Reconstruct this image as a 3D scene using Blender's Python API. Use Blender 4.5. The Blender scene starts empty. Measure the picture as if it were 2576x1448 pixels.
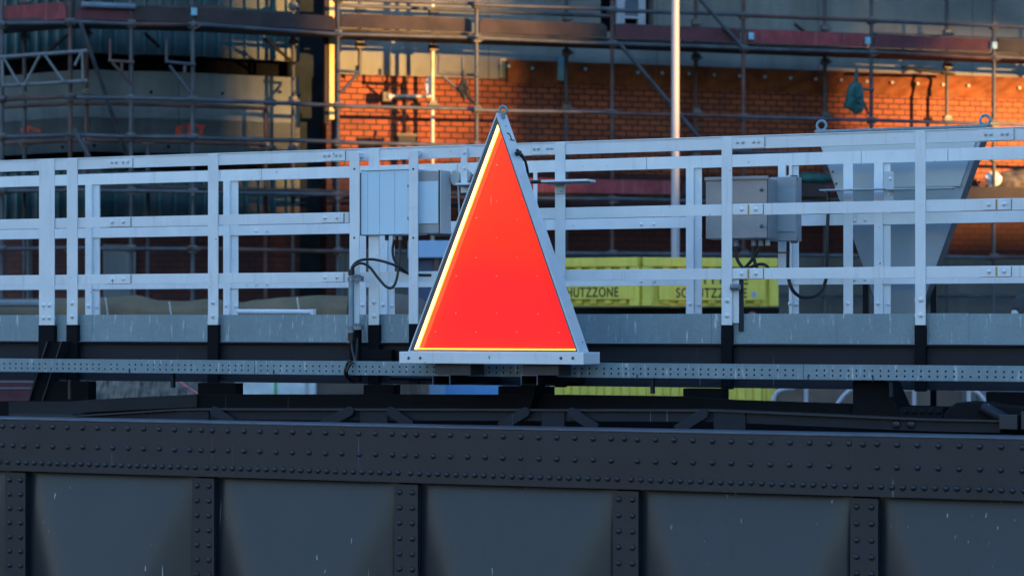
import bpy, bmesh, math, random
from mathutils import Vector, Matrix
R = math.radians
random.seed(7)
scn = bpy.context.scene
col = scn.collection

# ------------------------------------------------------------------ camera
F = 6000.0            # focal length in picture units (picture 2576 wide), horizon at 812
HZ = 812.0
CX = 1288.0
cam_d = bpy.data.cameras.new("camera")
cam = bpy.data.objects.new("camera", cam_d)
col.objects.link(cam)
cam.location = (0, 0, 0)
cam.rotation_euler = (R(90), 0, 0)
cam_d.sensor_width = 36
cam_d.lens = 36 * F / 2576
cam_d.shift_y = 88 / 2576
cam_d.clip_start = 0.1
cam_d.clip_end = 6000
cam_d.dof.use_dof = True
cam_d.dof.focus_distance = 14.6
cam_d.dof.aperture_fstop = 2.7
scn.camera = cam

# ------------------------------------------------------------------ light
SUN_AZ = 46.0          # degrees to the right of straight behind the camera
SUN_EL = 1.3
world = bpy.data.worlds.new("World")
scn.world = world
world.use_nodes = True
wn = world.node_tree
bg = wn.nodes["Background"]
sky = wn.nodes.new("ShaderNodeTexSky")
sky.sky_type = 'NISHITA'
sky.sun_disc = False
sky.sun_elevation = R(SUN_EL)
sky.sun_rotation = R(180 - SUN_AZ)
sky.air_density = 1.6
sky.dust_density = 0.0
sky.ozone_density = 3.5
wn.links.new(sky.outputs[0], bg.inputs[0])
bg.inputs[1].default_value = 0.15
sun_d = bpy.data.lights.new("sun", 'SUN')
sun = bpy.data.objects.new("sun", sun_d)
col.objects.link(sun)
sun_d.energy = 0.9
sun_d.angle = R(0.5)
sun_d.color = (1.0, 0.50, 0.15)
sx = math.sin(R(SUN_AZ)) * math.cos(R(SUN_EL))
sy = -math.cos(R(SUN_AZ)) * math.cos(R(SUN_EL))
sz = math.sin(R(SUN_EL))
sun.location = (sx * 40, sy * 40, sz * 40)
sun.rotation_euler = Vector((sx, sy, sz)).to_track_quat('Z', 'Y').to_euler()
scn.view_settings.view_transform = 'Standard'
scn.view_settings.look = 'None'
scn.view_settings.gamma = 1
scn.view_settings.exposure = 4.6
scn.cycles.max_bounces = 6
scn.cycles.use_denoising = True

# ------------------------------------------------------------------ materials
def nt(name):
    m = bpy.data.materials.new(name); m.use_nodes = True
    n = m.node_tree
    return m, n, n.nodes["Principled BSDF"]
def coords(n, scale=(1, 1, 1), rot=(0, 0, 0)):
    t = n.nodes.new("ShaderNodeTexCoord"); mp = n.nodes.new("ShaderNodeMapping")
    mp.inputs['Scale'].default_value = scale; mp.inputs['Rotation'].default_value = rot
    n.links.new(t.outputs['Object'], mp.inputs[0]); return mp.outputs[0]
def noise(n, vec, scale, detail=4, rough=.55):
    t = n.nodes.new("ShaderNodeTexNoise"); t.inputs['Scale'].default_value = scale
    t.inputs['Detail'].default_value = detail; t.inputs['Roughness'].default_value = rough
    n.links.new(vec, t.inputs['Vector']); return t.outputs['Fac']
def ramp(n, fac, stops):
    r = n.nodes.new("ShaderNodeValToRGB")
    e = r.color_ramp.elements
    while len(e) < len(stops): e.new(0.5)
    for i, (p, c) in enumerate(stops):
        e[i].position = p
        e[i].color = (c[0], c[1], c[2], 1) if not isinstance(c, (int, float)) else (c, c, c, 1)
    n.links.new(fac, r.inputs[0]); return r.outputs[0]
def mix(n, fac, a, b, mode='MIX'):
    m = n.nodes.new("ShaderNodeMix"); m.data_type = 'RGBA'; m.blend_type = mode
    for sock, v in ((m.inputs[0], fac), (m.inputs[6], a), (m.inputs[7], b)):
        if isinstance(v, (int, float)): sock.default_value = v
        elif isinstance(v, tuple): sock.default_value = (*v[:3], 1)
        else: n.links.new(v, sock)
    return m.outputs[2]
def bump(n, h, strength, dist, bsdf):
    b = n.nodes.new("ShaderNodeBump"); b.inputs['Strength'].default_value = strength
    b.inputs['Distance'].default_value = dist
    n.links.new(h, b.inputs['Height']); n.links.new(b.outputs[0], bsdf.inputs['Normal'])
def simple(name, c, rough=.6, metal=0.0, var=.25, scale=6, streak=0.0, streak_c=None, bmp=0.0, spec=.5):
    """colour with cloudy variation and optional vertical streaks of dirt"""
    m, n, b = nt(name)
    v = coords(n)
    f = noise(n, v, scale, 5)
    lo = tuple(x * (1 - var) for x in c); hi = tuple(min(1, x * (1 + var)) for x in c)
    colr = ramp(n, f, [(.3, lo), (.7, hi)])
    if streak:
        sv = coords(n, (22, 22, 1.3))
        sf = noise(n, sv, 1.0, 3)
        sm = ramp(n, sf, [(.56, 0.0), (.72, streak)])
        colr = mix(n, sm, colr, streak_c or lo)
    n.links.new(colr, b.inputs['Base Color'])
    b.inputs['Roughness'].default_value = rough
    b.inputs['Metallic'].default_value = metal
    b.inputs['Specular IOR Level'].default_value = spec
    if bmp:
        bump(n, noise(n, v, scale * 6, 4), bmp, .004, b)
    return m
M = {}
# white paint: slightly dirty, faint rusty runs, chips
def white_paint(name, c=(.70, .73, .75), dirt=.35):
    m, n, b = nt(name)
    v = coords(n)
    f = noise(n, v, 5, 6)
    base = ramp(n, f, [(.3, tuple(x * .88 for x in c)), (.7, c)])
    sv = coords(n, (30, 30, 2.0))
    sf = ramp(n, noise(n, sv, 1, 4), [(.58, 0.0), (.75, dirt)])
    base = mix(n, sf, base, (.33, .34, .33))
    sp = ramp(n, noise(n, v, 42, 2), [(.735, 0.0), (.76, 1.0)])
    base = mix(n, sp, base, (.12, .12, .12))
    n.links.new(base, b.inputs['Base Color'])
    b.inputs['Roughness'].default_value = .42
    bump(n, noise(n, v, 60, 3), .12, .002, b)
    return m
M['white'] = white_paint("white_paint")
M['white2'] = white_paint("white_paint_back", (.76, .79, .80), .25)
M['offwhite'] = white_paint("grey_white_paint", (.50, .53, .54), .5)
def galvanised(name, c=(.21, .30, .345), dark=.7):
    m, n, b = nt(name)
    v = coords(n)
    vo = n.nodes.new("ShaderNodeTexVoronoi"); vo.inputs['Scale'].default_value = 85
    n.links.new(v, vo.inputs['Vector'])
    base = ramp(n, vo.outputs['Color'], [(0.1, tuple(x * (dark * .4 + .6) for x in c)), (.9, tuple(x * 1.06 for x in c))])
    big = noise(n, v, 3, 6, .65)
    base = mix(n, ramp(n, big, [(.35, .55), (.7, 0.0)]), base, tuple(x * .62 for x in c))
    sv = coords(n, (45, 45, 5), (0, R(18), 0))
    st = ramp(n, noise(n, sv, 1, 3, .7), [(.60, 0.0), (.70, .75)])
    base = mix(n, st, base, (.58, .66, .7))
    n.links.new(base, b.inputs['Base Color'])
    b.inputs['Roughness'].default_value = .5; b.inputs['Metallic'].default_value = .25
    return m
M['galv'] = galvanised("galvanised_steel")
M['galv_dark'] = galvanised("dull_galvanised_steel", (.18, .21, .24))
# dark blue-grey bridge paint with pale scratches and dark runs
def dark_paint(name, c=(.0120, .0165, .0230), scratch=1.0, rough=.38, spec=.52):
    m, n, b = nt(name)
    v = coords(n)
    f = noise(n, v, 2.2, 6, .6)
    base = ramp(n, f, [(.3, tuple(x * .82 for x in c)), (.7, tuple(x * 1.2 for x in c))])
    dv = coords(n, (26, 26, 2.2), (0, R(-6), 0))
    dk = ramp(n, noise(n, dv, 1, 4, .6), [(.60, 0.0), (.70, .45)])
    base = mix(n, dk, base, tuple(x * .5 for x in c))
    if scratch:
        cv = coords(n, (62, 62, 1.1), (0, R(-4), 0))
        sc = ramp(n, noise(n, cv, 1, 1, .4), [(.75, 0.0), (.78, .8)])
        msk = ramp(n, noise(n, v, 2.7, 2), [(.50, 0.0), (.58, scratch)])
        mm = n.nodes.new("ShaderNodeMath"); mm.operation = 'MULTIPLY'
        n.links.new(sc, mm.inputs[0]); n.links.new(msk, mm.inputs[1])
        base = mix(n, mm.outputs[0], base, (.35, .42, .45))
    n.links.new(base, b.inputs['Base Color'])
    b.inputs['Roughness'].default_value = rough
    b.inputs['Specular IOR Level'].default_value = spec
    bump(n, noise(n, v, 35, 4), .15, .002, b)
    return m
M['girder'] = dark_paint("girder_paint")
M['girder_flange'] = dark_paint("girder_flange_paint", (.0110, .0165, .025), .35, .45, .45)
M['black'] = dark_paint("black_steel_paint", (.0035, .0045, .007), .12, .75, .15)
M['navy'] = dark_paint("dark_beam_paint", (.010, .0135, .021), .4, .6, .3)
M['rubber'] = simple("black_rubber", (.008, .008, .009), .45)
M['boltdark'] = simple("bolt_steel", (.10, .11, .12), .4, .6)
M['rust'] = simple("rust_stain", (.42, .26, .10), .8)
M['stainless'] = simple("brushed_grey_steel", (.27, .285, .30), .38, .3, .18, 3, .3)
M['cab_blue'] = simple("pale_blue_cabinet", (.50, .66, .76), .4, 0, .04, 3, .12)
M['seam'] = simple("cabinet_seam", (.22, .34, .42), .6)
M['cab_grey'] = simple("grey_cabinet_metal", (.30, .31, .32), .5, .2, .1, 5)
M['sign_grey'] = simple("grey_sign_sheet", (.30, .36, .40), .42, .1, .06, 2, .12)
M['sign_grey_pale'] = simple("light_grey_sign_cover", (.48, .53, .54), .4, .1, .05, 2, .15)  # paler grey for the raised cover, some fixings and lamp lenses
M['sign_side'] = simple("dark_sign_side", (.10, .12, .14), .5, .2, .1, 3)
M['rim'] = simple("dark_grey_rim", (.075, .085, .105), .45, .1, .1, 8)
M['frame_grey'] = white_paint("frame_grey_paint", (.58, .62, .65), .25)
M['tube'] = simple("weathered_tube", (.055, .065, .08), .55, .1, .5, 3.5)
M['tube_rust'] = simple("rusty_tube", (.085, .045, .04), .7, .0, .55, 3.0)
M['tube_pale'] = simple("pale_galvanised_tube", (.55, .54, .48), .5, .1, .3, 4)
M['coupler'] = simple("coupler_steel", (.16, .15, .14), .6, .4, .4, 12)
M['wood'] = simple("weathered_board", (.034, .025, .026), .85, 0, .45, 4)
M['wood_red'] = simple("red_painted_board", (.20, .036, .045), .8, 0, .35, 4, .5, (.28, .16, .15))
M['wood_wine'] = simple("wine_red_board", (.085, .024, .032), .8, 0, .35, 4, .4, (.1, .05, .05))
M['wood_blue'] = simple("blue_grey_board", (.14, .19, .25), .7, 0, .3, 4)
M['wood_dark'] = simple("dark_board", (.035, .03, .027), .85, 0, .4, 4)
M['deck'] = simple("deck_board", (.05, .045, .04), .9, 0, .4, 5)
M['yellow'] = simple("yellow_container_paint", (.62, .54, .085), .55, 0, .1, 3, .30, (.33, .26, .03))
M['lettering'] = simple("black_lettering", (.015, .013, .01), .6)
M['blue'] = simple("bright_blue_paint", (.10, .30, .62), .5, 0, .08, 3, .2, (.2, .42, .7))
M['blue_pale'] = simple("pale_blue_paint", (.24, .42, .64), .5, 0, .06, 3, .15)
M['blue_deep'] = simple("deep_blue_paint", (.03, .06, .15), .5, 0, .3, 3)
M['tarp'] = simple("olive_brown_tarpaulin", (.12, .082, .04), .75, 0, .35, 2.5, .3, (.16, .14, .10), .3)
M['tarp_brown'] = simple("brown_tarpaulin", (.10, .075, .06), .75, 0, .3, 3, .2, (.05, .04, .03), .3)
M['tarp_white'] = simple("white_tarpaulin", (.55, .62, .62), .6, 0, .2, 6)
M['green'] = simple("green_tape", (.08, .35, .15), .6)
M['grey_conc'] = simple("grey_concrete_block", (.16, .19, .21), .85, 0, .15, 3)
M['olive_wood'] = simple("yellow_timber", (.30, .26, .10), .8)
M['bag_green'] = simple("green_bag_cloth", (.01, .085, .085), .7, 0, .4, 9, 0, None, .5)
M['bag_black'] = simple("black_bag_cloth", (.015, .017, .018), .7, 0, .4, 9, 0, None, .5)
M['bag_white'] = simple("white_bag_cloth", (.72, .72, .72), .6, 0, .1, 9, 0, None, .5)
M['cyan'] = simple("light_blue_film", (.20, .45, .55), .5)
M['spray'] = simple("orange_spray_paint", (.50, .05, .02), .7)
M['rubble'] = simple("heap_of_rubble", (.13, .11, .085), .9, 0, .6, 9, 0, None, .8)
M['recess'] = simple('blue_black_recess', (.013, .020, .028), .9, spec=.1)  # dark of the recess gap is put into this colour
M['glass'] = simple("window_glass", (.10, .14, .20), .15, 0, .2, 2)
M['winframe'] = simple("window_frame_paint", (.36, .42, .50), .5)
M['dark_void'] = simple("dark_reveal", (.004, .005, .007), .95, spec=.05)  # near black; at the joints the overhang's shade is in the colour
M['membrane'] = simple("brown_sealing_sheet", (.16, .046, .012), .6, 0, .35, 5, .3, (.24, .085, .02), .5, .2)
M['yellow_board'] = simple("yellow_edge_board", (.72, .56, .26), .7, 0, .12, 6)
M['pole'] = simple("white_pole_paint", (.36, .37, .42), .4, 0, .05, 2)
M['far'] = simple("shade_block_grey", (.06, .07, .085), .8, 0, .2, .2)
M['quay'] = simple("quay_gravel", (.14, .13, .12), .9, 0, .3, 2, 0, None, .5)

def concrete(name, c, board=2.4, warm=None):
    m, n, b = nt(name)
    v = coords(n)
    f = noise(n, v, .9, 8, .62)
    base = ramp(n, f, [(.32, tuple(x * .68 for x in c)), (.68, tuple(min(1, x * 1.18) for x in c))])
    sv = coords(n, (5, 5, .5))
    st = ramp(n, noise(n, sv, 1, 4), [(.5, 0.0), (.75, .5)])
    base = mix(n, st, base, tuple(x * .55 for x in c))
    f2 = ramp(n, noise(n, v, 14, 4), [(.66, 0.0), (.74, .5)])
    base = mix(n, f2, base, tuple(x * .45 for x in c))
    # formwork joints
    sp = n.nodes.new("ShaderNodeSeparateXYZ"); n.links.new(v, sp.inputs[0])
    dv = n.nodes.new("ShaderNodeMath"); dv.operation = 'PINGPONG'; dv.inputs[1].default_value = board / 2
    n.links.new(sp.outputs['X'], dv.inputs[0])
    ln = n.nodes.new("ShaderNodeMath"); ln.operation = 'LESS_THAN'; ln.inputs[1].default_value = .012
    n.links.new(dv.outputs[0], ln.inputs[0])
    ml = n.nodes.new("ShaderNodeMath"); ml.operation = 'MULTIPLY'; ml.inputs[1].default_value = .6
    n.links.new(ln.outputs[0], ml.inputs[0])
    base = mix(n, ml.outputs[0], base, tuple(x * .35 for x in c))
    n.links.new(base, b.inputs['Base Color'])
    b.inputs['Roughness'].default_value = .85
    bump(n, noise(n, v, 20, 5), .3, .006, b)
    return m
M['concrete'] = concrete("bare_concrete", (.19, .215, .21))
M['concrete_low'] = concrete("low_concrete_wall", (.11, .125, .13), 1.7)
M['concrete_left'] = concrete("round_concrete_wall", (.125, .155, .165), 3.0)
def brick(name, c1, c2, mortar):
    m, n, b = nt(name)
    t = n.nodes.new("ShaderNodeTexCoord")
    sp = n.nodes.new("ShaderNodeSeparateXYZ"); cb = n.nodes.new("ShaderNodeCombineXYZ")
    n.links.new(t.outputs['Object'], sp.inputs[0])
    n.links.new(sp.outputs['X'], cb.inputs['X']); n.links.new(sp.outputs['Z'], cb.inputs['Y'])
    br = n.nodes.new("ShaderNodeTexBrick")
    br.inputs['Scale'].default_value = 1
    br.inputs['Brick Width'].default_value = .17; br.inputs['Row Height'].default_value = .079
    br.inputs['Mortar Size'].default_value = .010; br.inputs['Mortar Smooth'].default_value = .1
    br.offset = .5; br.offset_frequency = 2
    br.inputs['Color1'].default_value = (*c1, 1); br.inputs['Color2'].default_value = (*c2, 1)
    br.inputs['Mortar'].default_value = (*mortar, 1)
    n.links.new(cb.outputs[0], br.inputs['Vector'])
    f = ramp(n, noise(n, t.outputs['Object'], 1.6, 6), [(.28, .50), (.7, 1.12)])
    base = mix(n, 1.0, br.outputs['Color'], f, 'MULTIPLY')
    n.links.new(base, b.inputs['Base Color'])
    b.inputs['Roughness'].default_value = .75
    inv = n.nodes.new("ShaderNodeMath"); inv.operation = 'SUBTRACT'; inv.inputs[0].default_value = 1
    n.links.new(br.outputs['Fac'], inv.inputs[1])
    bump(n, inv.outputs[0], .7, .008, b)
    return m
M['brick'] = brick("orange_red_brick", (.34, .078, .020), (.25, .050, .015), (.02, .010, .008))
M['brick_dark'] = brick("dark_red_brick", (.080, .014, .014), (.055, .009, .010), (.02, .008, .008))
def teal():
    m, n, b = nt("teal_metal_cladding")
    v = coords(n)
    f = noise(n, v, 1.2, 5)
    base = ramp(n, f, [(.3, (.012, .042, .050)), (.7, (.020, .064, .072))])
    n.links.new(base, b.inputs['Base Color']); b.inputs['Roughness'].default_value = .5
    return m
M['teal'] = teal()
M['teal_rib'] = simple("teal_cladding_rib", (.028, .090, .098), .5, 0, .2, 2)
def water():
    m, n, b = nt("river_water")
    v = coords(n)
    b.inputs['Base Color'].default_value = (.01, .018, .022, 1)
    b.inputs['Roughness'].default_value = .12
    bump(n, noise(n, v, 1.5, 5), .4, .05, b)
    return m
M['water'] = water()
def emit(name, c, strength, c2=None, scale=20):
    m, n, b = nt(name)
    b.inputs['Base Color'].default_value = (*c, 1)
    b.inputs['Emission Strength'].default_value = strength
    b.inputs['Emission Color'].default_value = (*c, 1)
    b.inputs['Roughness'].default_value = .3
    return m, n, b
mm, n, b = emit("lit_red_panel", (1.0, .006, .012), .041)
b.inputs['Base Color'].default_value = (.60, .035, .02, 1)
b.inputs['Roughness'].default_value = .06
b.inputs['Specular IOR Level'].default_value = .45
cv = coords(n, (60, 60, 4))
scr = ramp(n, noise(n, cv, 1, 1), [(.77, 0.0), (.79, .5)])
n.links.new(mix(n, scr, (.60, .035, .02), (.8, .4, .4)), b.inputs['Base Color'])
M['red_panel'] = mm
M['led'] = emit("warm_led_strip", (1.0, .48, .04), .13)[0]
M['led_core'] = emit("white_hot_led_strip", (1.0, .68, .20), .16)[0]
M['led_dim'] = emit("orange_light_edge", (1.0, .24, .03), .13)[0]
M['led_bead'] = emit('amber_led_beads', (1.0, .30, .02), .09)[0]
M['led_low'] = emit("amber_light_strip", (1.0, .42, .03), .12)[0]

# ------------------------------------------------------------------ frames and projection
class Frame:
    def __init__(s, ox, oy, deg):
        s.o = Vector((ox, oy, 0)); s.a = R(deg)
        s.d = Vector((math.cos(s.a), math.sin(s.a), 0)); s.n = Vector((-math.sin(s.a), math.cos(s.a), 0))
    def Y(s, px, v):
        xf = (px - CX) / F
        ray = Vector((xf, 1, 0))
        return (v + s.n.dot(s.o)) / s.n.dot(ray)
    def u(s, px, v):
        y = s.Y(px, v); xf = (px - CX) / F
        return s.d.dot(Vector((xf * y, y, 0)) - s.o)
    def z(s, px, py, v):
        return (HZ - py) / F * s.Y(px, v)
    def P(s, px, py, v):
        return Vector((s.u(px, v), v, s.z(px, py, v)))
    def world(s, p):
        return s.o + s.d * p[0] + s.n * p[1] + Vector((0, 0, p[2]))
BR = Frame(0, 15.0, -math.degrees(math.atan(.44)))      # the bridge
BL = Frame(0, 30.6, 17.25)                              # the straight facade and its scaffold
WD = Frame(0, 0, 0)                                     # world (u = X, v = Y)

# ------------------------------------------------------------------ mesh builder
class MB:
    def __init__(s): s.v = []; s.f = []; s.sm = []
    def add(s, vs, fs, smooth=False):
        b = len(s.v); s.v += [Vector(p) for p in vs]
        s.f += [tuple(b + i for i in f) for f in fs]; s.sm += [smooth] * len(fs); return s
    def box(s, a0, a1, b0, b1, c0, c1):
        a0, a1 = sorted((a0, a1)); b0, b1 = sorted((b0, b1)); c0, c1 = sorted((c0, c1))
        vs = [(a0, b0, c0), (a1, b0, c0), (a1, b1, c0), (a0, b1, c0), (a0, b0, c1), (a1, b0, c1), (a1, b1, c1), (a0, b1, c1)]
        return s.add(vs, [(0, 3, 2, 1), (4, 5, 6, 7), (0, 1, 5, 4), (1, 2, 6, 5), (2, 3, 7, 6), (3, 0, 4, 7)])
    def prism(s, poly, v0, v1):
        """polygon in (u,z), extruded along v"""
        n = len(poly)
        ar = sum(poly[i][0] * poly[(i + 1) % n][1] - poly[(i + 1) % n][0] * poly[i][1] for i in range(n))
        if ar < 0: poly = poly[::-1]
        vs = [(p[0], v0, p[1]) for p in poly] + [(p[0], v1, p[1]) for p in poly]
        fs = [tuple(range(n)), tuple(range(2 * n - 1, n - 1, -1))]
        fs += [(i, i + n, (i + 1) % n + n, (i + 1) % n) for i in range(n)]
        return s.add(vs, fs)
    def hex(s, bottom, top):
        vs = list(bottom) + list(top)
        return s.add(vs, [(0, 3, 2, 1), (4, 5, 6, 7), (0, 1, 5, 4), (1, 2, 6, 5), (2, 3, 7, 6), (3, 0, 4, 7)])
    def path(s, pts, r, n=10, cap=True, r1=None):
        pts = [Vector(p) for p in pts]
        rings = []
        up = Vector((0, 0, 1))
        prev = None
        for i, p in enumerate(pts):
            if i == 0: t = pts[1] - p
            elif i == len(pts) - 1: t = p - pts[i - 1]
            else: t = (pts[i + 1] - pts[i - 1])
            t.normalize()
            if prev is None:
                a = t.cross(up)
                if a.length < .05: a = t.cross(Vector((1, 0, 0)))
                a.normalize()
            else:
                a = prev - t * prev.dot(t); a.normalize()
            prev = a
            b = t.cross(a)
            rr = r if r1 is None else r + (r1 - r) * i / (len(pts) - 1)
            rings.append([p + (a * math.cos(k * 2 * math.pi / n) + b * math.sin(k * 2 * math.pi / n)) * rr for k in range(n)])
        vs = [q for ring in rings for q in ring]
        fs = []
        for i in range(len(pts) - 1):
            for k in range(n):
                fs.append((i * n + k, i * n + (k + 1) % n, (i + 1) * n + (k + 1) % n, (i + 1) * n + k))
        s.add(vs, fs, True)
        if cap:
            s.add(rings[0], [tuple(range(n - 1, -1, -1))]); s.add(rings[-1], [tuple(range(n))])
        return s
    def dome(s, c, nrm, r, h=.7, n=10, rings=3):
        c = Vector(c); nrm = Vector(nrm).normalized()
        a = nrm.cross(Vector((0, 0, 1)))
        if a.length < .05: a = nrm.cross(Vector((1, 0, 0)))
        a.normalize(); b = nrm.cross(a)
        vs = []; fs = []
        for i in range(rings):
            t = i / rings * math.pi / 2
            for k in range(n):
                p = k * 2 * math.pi / n
                vs.append(c + (a * math.cos(p) + b * math.sin(p)) * r * math.cos(t) + nrm * r * h * math.sin(t))
        vs.append(c + nrm * r * h)
        for i in range(rings - 1):
            for k in range(n):
                fs.append((i * n + k, i * n + (k + 1) % n, (i + 1) * n + (k + 1) % n, (i + 1) * n + k))
        for k in range(n): fs.append(((rings - 1) * n + k, (rings - 1) * n + (k + 1) % n, rings * n))
        return s.add(vs, fs, True)
    def ball(s, c, rx, ry, rz, n=14, m=9, rough=0, seed=0):
        rnd = random.Random(seed); c = Vector(c); vs = []; fs = []
        for i in range(m + 1):
            th = math.pi * i / m
            for k in range(n):
                ph = 2 * math.pi * k / n
                q = 1 + (rnd.random() - .5) * rough
                vs.append(c + Vector((rx * math.sin(th) * math.cos(ph) * q, ry * math.sin(th) * math.sin(ph) * q, rz * math.cos(th) * q)))
        for i in range(m):
            for k in range(n):
                fs.append((i * n + k, (i + 1) * n + k, (i + 1) * n + (k + 1) % n, i * n + (k + 1) % n))
        return s.add(vs, fs, True)
    def torus(s, c, R_, r, axis='v', n=28, m=10):
        c = Vector(c); vs = []; fs = []
        for i in range(n):
            a = 2 * math.pi * i / n
            for k in range(m):
                b = 2 * math.pi * k / m
                q = R_ + r * math.cos(b)
                if axis == 'v': p = Vector((q * math.cos(a), r * math.sin(b), q * math.sin(a)))
                else: p = Vector((q * math.cos(a), q * math.sin(a), r * math.sin(b)))
                vs.append(c + p)
        for i in range(n):
            for k in range(m):
                fs.append((i * m + k, ((i + 1) % n) * m + k, ((i + 1) % n) * m + (k + 1) % m, i * m + (k + 1) % m))
        return s.add(vs, fs, True)

def spline(pts, k=8):
    """Catmull-Rom through the points"""
    pts = [Vector(p) for p in pts]; out = []
    q = [pts[0] * 2 - pts[1]] + pts + [pts[-1] * 2 - pts[-2]]
    for i in range(1, len(q) - 2):
        for j in range(k):
            t = j / k
            out.append(.5 * ((2 * q[i]) + (q[i + 1] - q[i - 1]) * t + (2 * q[i - 1] - 5 * q[i] + 4 * q[i + 1] - q[i + 2]) * t * t
                             + (3 * q[i] - q[i - 1] - 3 * q[i + 1] + q[i + 2]) * t ** 3))
    out.append(pts[-1]); return out

def mesh_obj(name, mb, mat, base, bev=0):
    k2 = getattr(mb, 'second', None)
    me = bpy.data.meshes.new(name)
    me.from_pydata([p - base for p in mb.v], [], mb.f)
    me.polygons.foreach_set("use_smooth", mb.sm)
    me.materials.append(mat)
    if k2:
        me.materials.append(k2[1])
        for i_ in range(k2[0], len(mb.f)): me.polygons[i_].material_index = 1
    bm = bmesh.new(); bm.from_mesh(me)
    bmesh.ops.recalc_face_normals(bm, faces=bm.faces); bm.to_mesh(me); bm.free()
    me.update()
    o = bpy.data.objects.new(name, me); col.objects.link(o)
    if bev:
        md = o.modifiers.new("bevel", 'BEVEL'); md.width = bev; md.segments = 2
        md.limit_method = 'ANGLE'; md.angle_limit = R(40)
    return o

class Thing:
    """one top-level thing; its parts are collected, then placed under an Empty at its base"""
    def __init__(s, name, label, cat, frame=BR, group=None, kind=None):
        s.name, s.label, s.cat, s.fr, s.group, s.kind = name, label, cat, frame, group, kind
        s.parts = []
    def part(s, name, mb, mat, parent=None, bev=0, label=None):
        s.parts.append((name, mb, mat, parent, bev, label)); return len(s.parts) - 1
    def done(s):
        allv = [p for q in s.parts for p in q[1].v]
        lo = Vector([min(p[i] for p in allv) for i in range(3)]); hi = Vector([max(p[i] for p in allv) for i in range(3)])
        base = Vector(((lo[0] + hi[0]) / 2, (lo[1] + hi[1]) / 2, lo[2]))
        if len(s.parts) == 1:
            q = s.parts[0]; root = mesh_obj(s.name, q[1], q[2], base, q[4])
        else:
            root = bpy.data.objects.new(s.name, None); root.empty_display_size = .2; col.objects.link(root)
            made = []
            for (nm, mb, mat, par, bev, lab) in s.parts:
                o = mesh_obj(nm, mb, mat, base, bev); made.append(o)
                o.parent = root if par is None else made[par]
                if lab: o['label'] = lab
        root.location = s.fr.world(base); root.rotation_euler = (0, 0, s.fr.a)
        if s.kind: root['kind'] = s.kind
        if s.label: root['label'] = s.label
        if s.cat: root['category'] = s.cat
        if s.group: root['group'] = s.group
        return root

def text_mb(txt, size, u0, v, z0, thick=.004, width=None):
    cu = bpy.data.curves.new("lettering", 'FONT'); cu.body = txt; cu.size = size; cu.extrude = thick / 2
    cu.offset = size * .012; cu.space_character = 1.12
    ob = bpy.data.objects.new("lettering_tmp", cu); col.objects.link(ob)
    dg = bpy.context.evaluated_depsgraph_get(); me = bpy.data.meshes.new_from_object(ob.evaluated_get(dg))
    mb = MB()
    xs = [q.co.x for q in me.vertices]; x0 = min(xs); w = max(xs) - x0
    k = width / w if width else 1
    mb.add([(u0 + (q.co.x - x0) * k, v - q.co.z, z0 + q.co.y) for q in me.vertices], [tuple(p.vertices) for p in me.polygons])
    bpy.data.objects.remove(ob); bpy.data.curves.remove(cu); bpy.data.meshes.remove(me)
    return mb

def clamp(x, a=0, b=1): return max(a, min(b, x))
def sstep(x): x = clamp(x); return x * x * (3 - 2 * x)

# ================================================================== SETTING
g = MB(); g.add([(-2500, -2500, -5.0), (2500, -2500, -5.0), (2500, 2500, -5.0), (-2500, 2500, -5.0)], [(0, 1, 2, 3)])
t = Thing('water', None, None, WD, kind='structure'); t.part('water', g, M['water']); t.done()
g = MB(); g.box(-400, 400, 21.0, 600, -5.6, -1.3)
t = Thing('ground', None, None, WD, kind='structure'); t.part('ground', g, M['quay']); t.done()

# unseen blocks added behind the camera to shade the bridge, leaving two sun patches
qd = Vector((math.cos(R(SUN_AZ)), math.sin(R(SUN_AZ)), 0)); sd = Vector((math.sin(R(SUN_AZ)), -math.cos(R(SUN_AZ)), 0))
SH = Frame(sd.x * 150, sd.y * 150, SUN_AZ)       # u = along the bank (same q as the facade), v = towards the scene
def bank(q0, q1, z0, z1, label, dep=14):
    mb = MB(); mb.box(q0, q1, -dep, 0, z0, z1)
    t = Thing('shade_block', label, 'building', SH, group='unseen blocks added behind the camera to shape the sun')
    t.part('facade', mb, M['far'])
    w = MB()
    zz = z0 + 2
    while zz < z1 - 2 and zz < 60:
        uu = q0 + 1.5
        while uu < min(q1 - 2, q0 + 60):
            w.box(uu, uu + 1.6, -.02, .05, zz, zz + 1.6); uu += 3.4
        zz += 3.4
    if w.v: t.part('window', w, M['glass'])
    t.done()
EL = math.tan(R(SUN_EL))
# height on the bank that shades wall height z:   z + (150 + distance) * tan(el)
QA0, QA1, QB = 20.15, 22.5, 27.6
HB = (150 + 22) * EL

# ================================================================== BUILDING (straight part)
W = 1.30      # concrete face, v in BL frame
def uw(px, v=W): return BL.u(px, v)
bld = Thing('brick_building', 'unfinished building with curved teal and concrete left wing and orange brick right wing', 'building', BL)
u_l = uw(848); u_r = uw(2576) + 9
zb, zm = 3.25, 3.505
c = MB()
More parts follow.
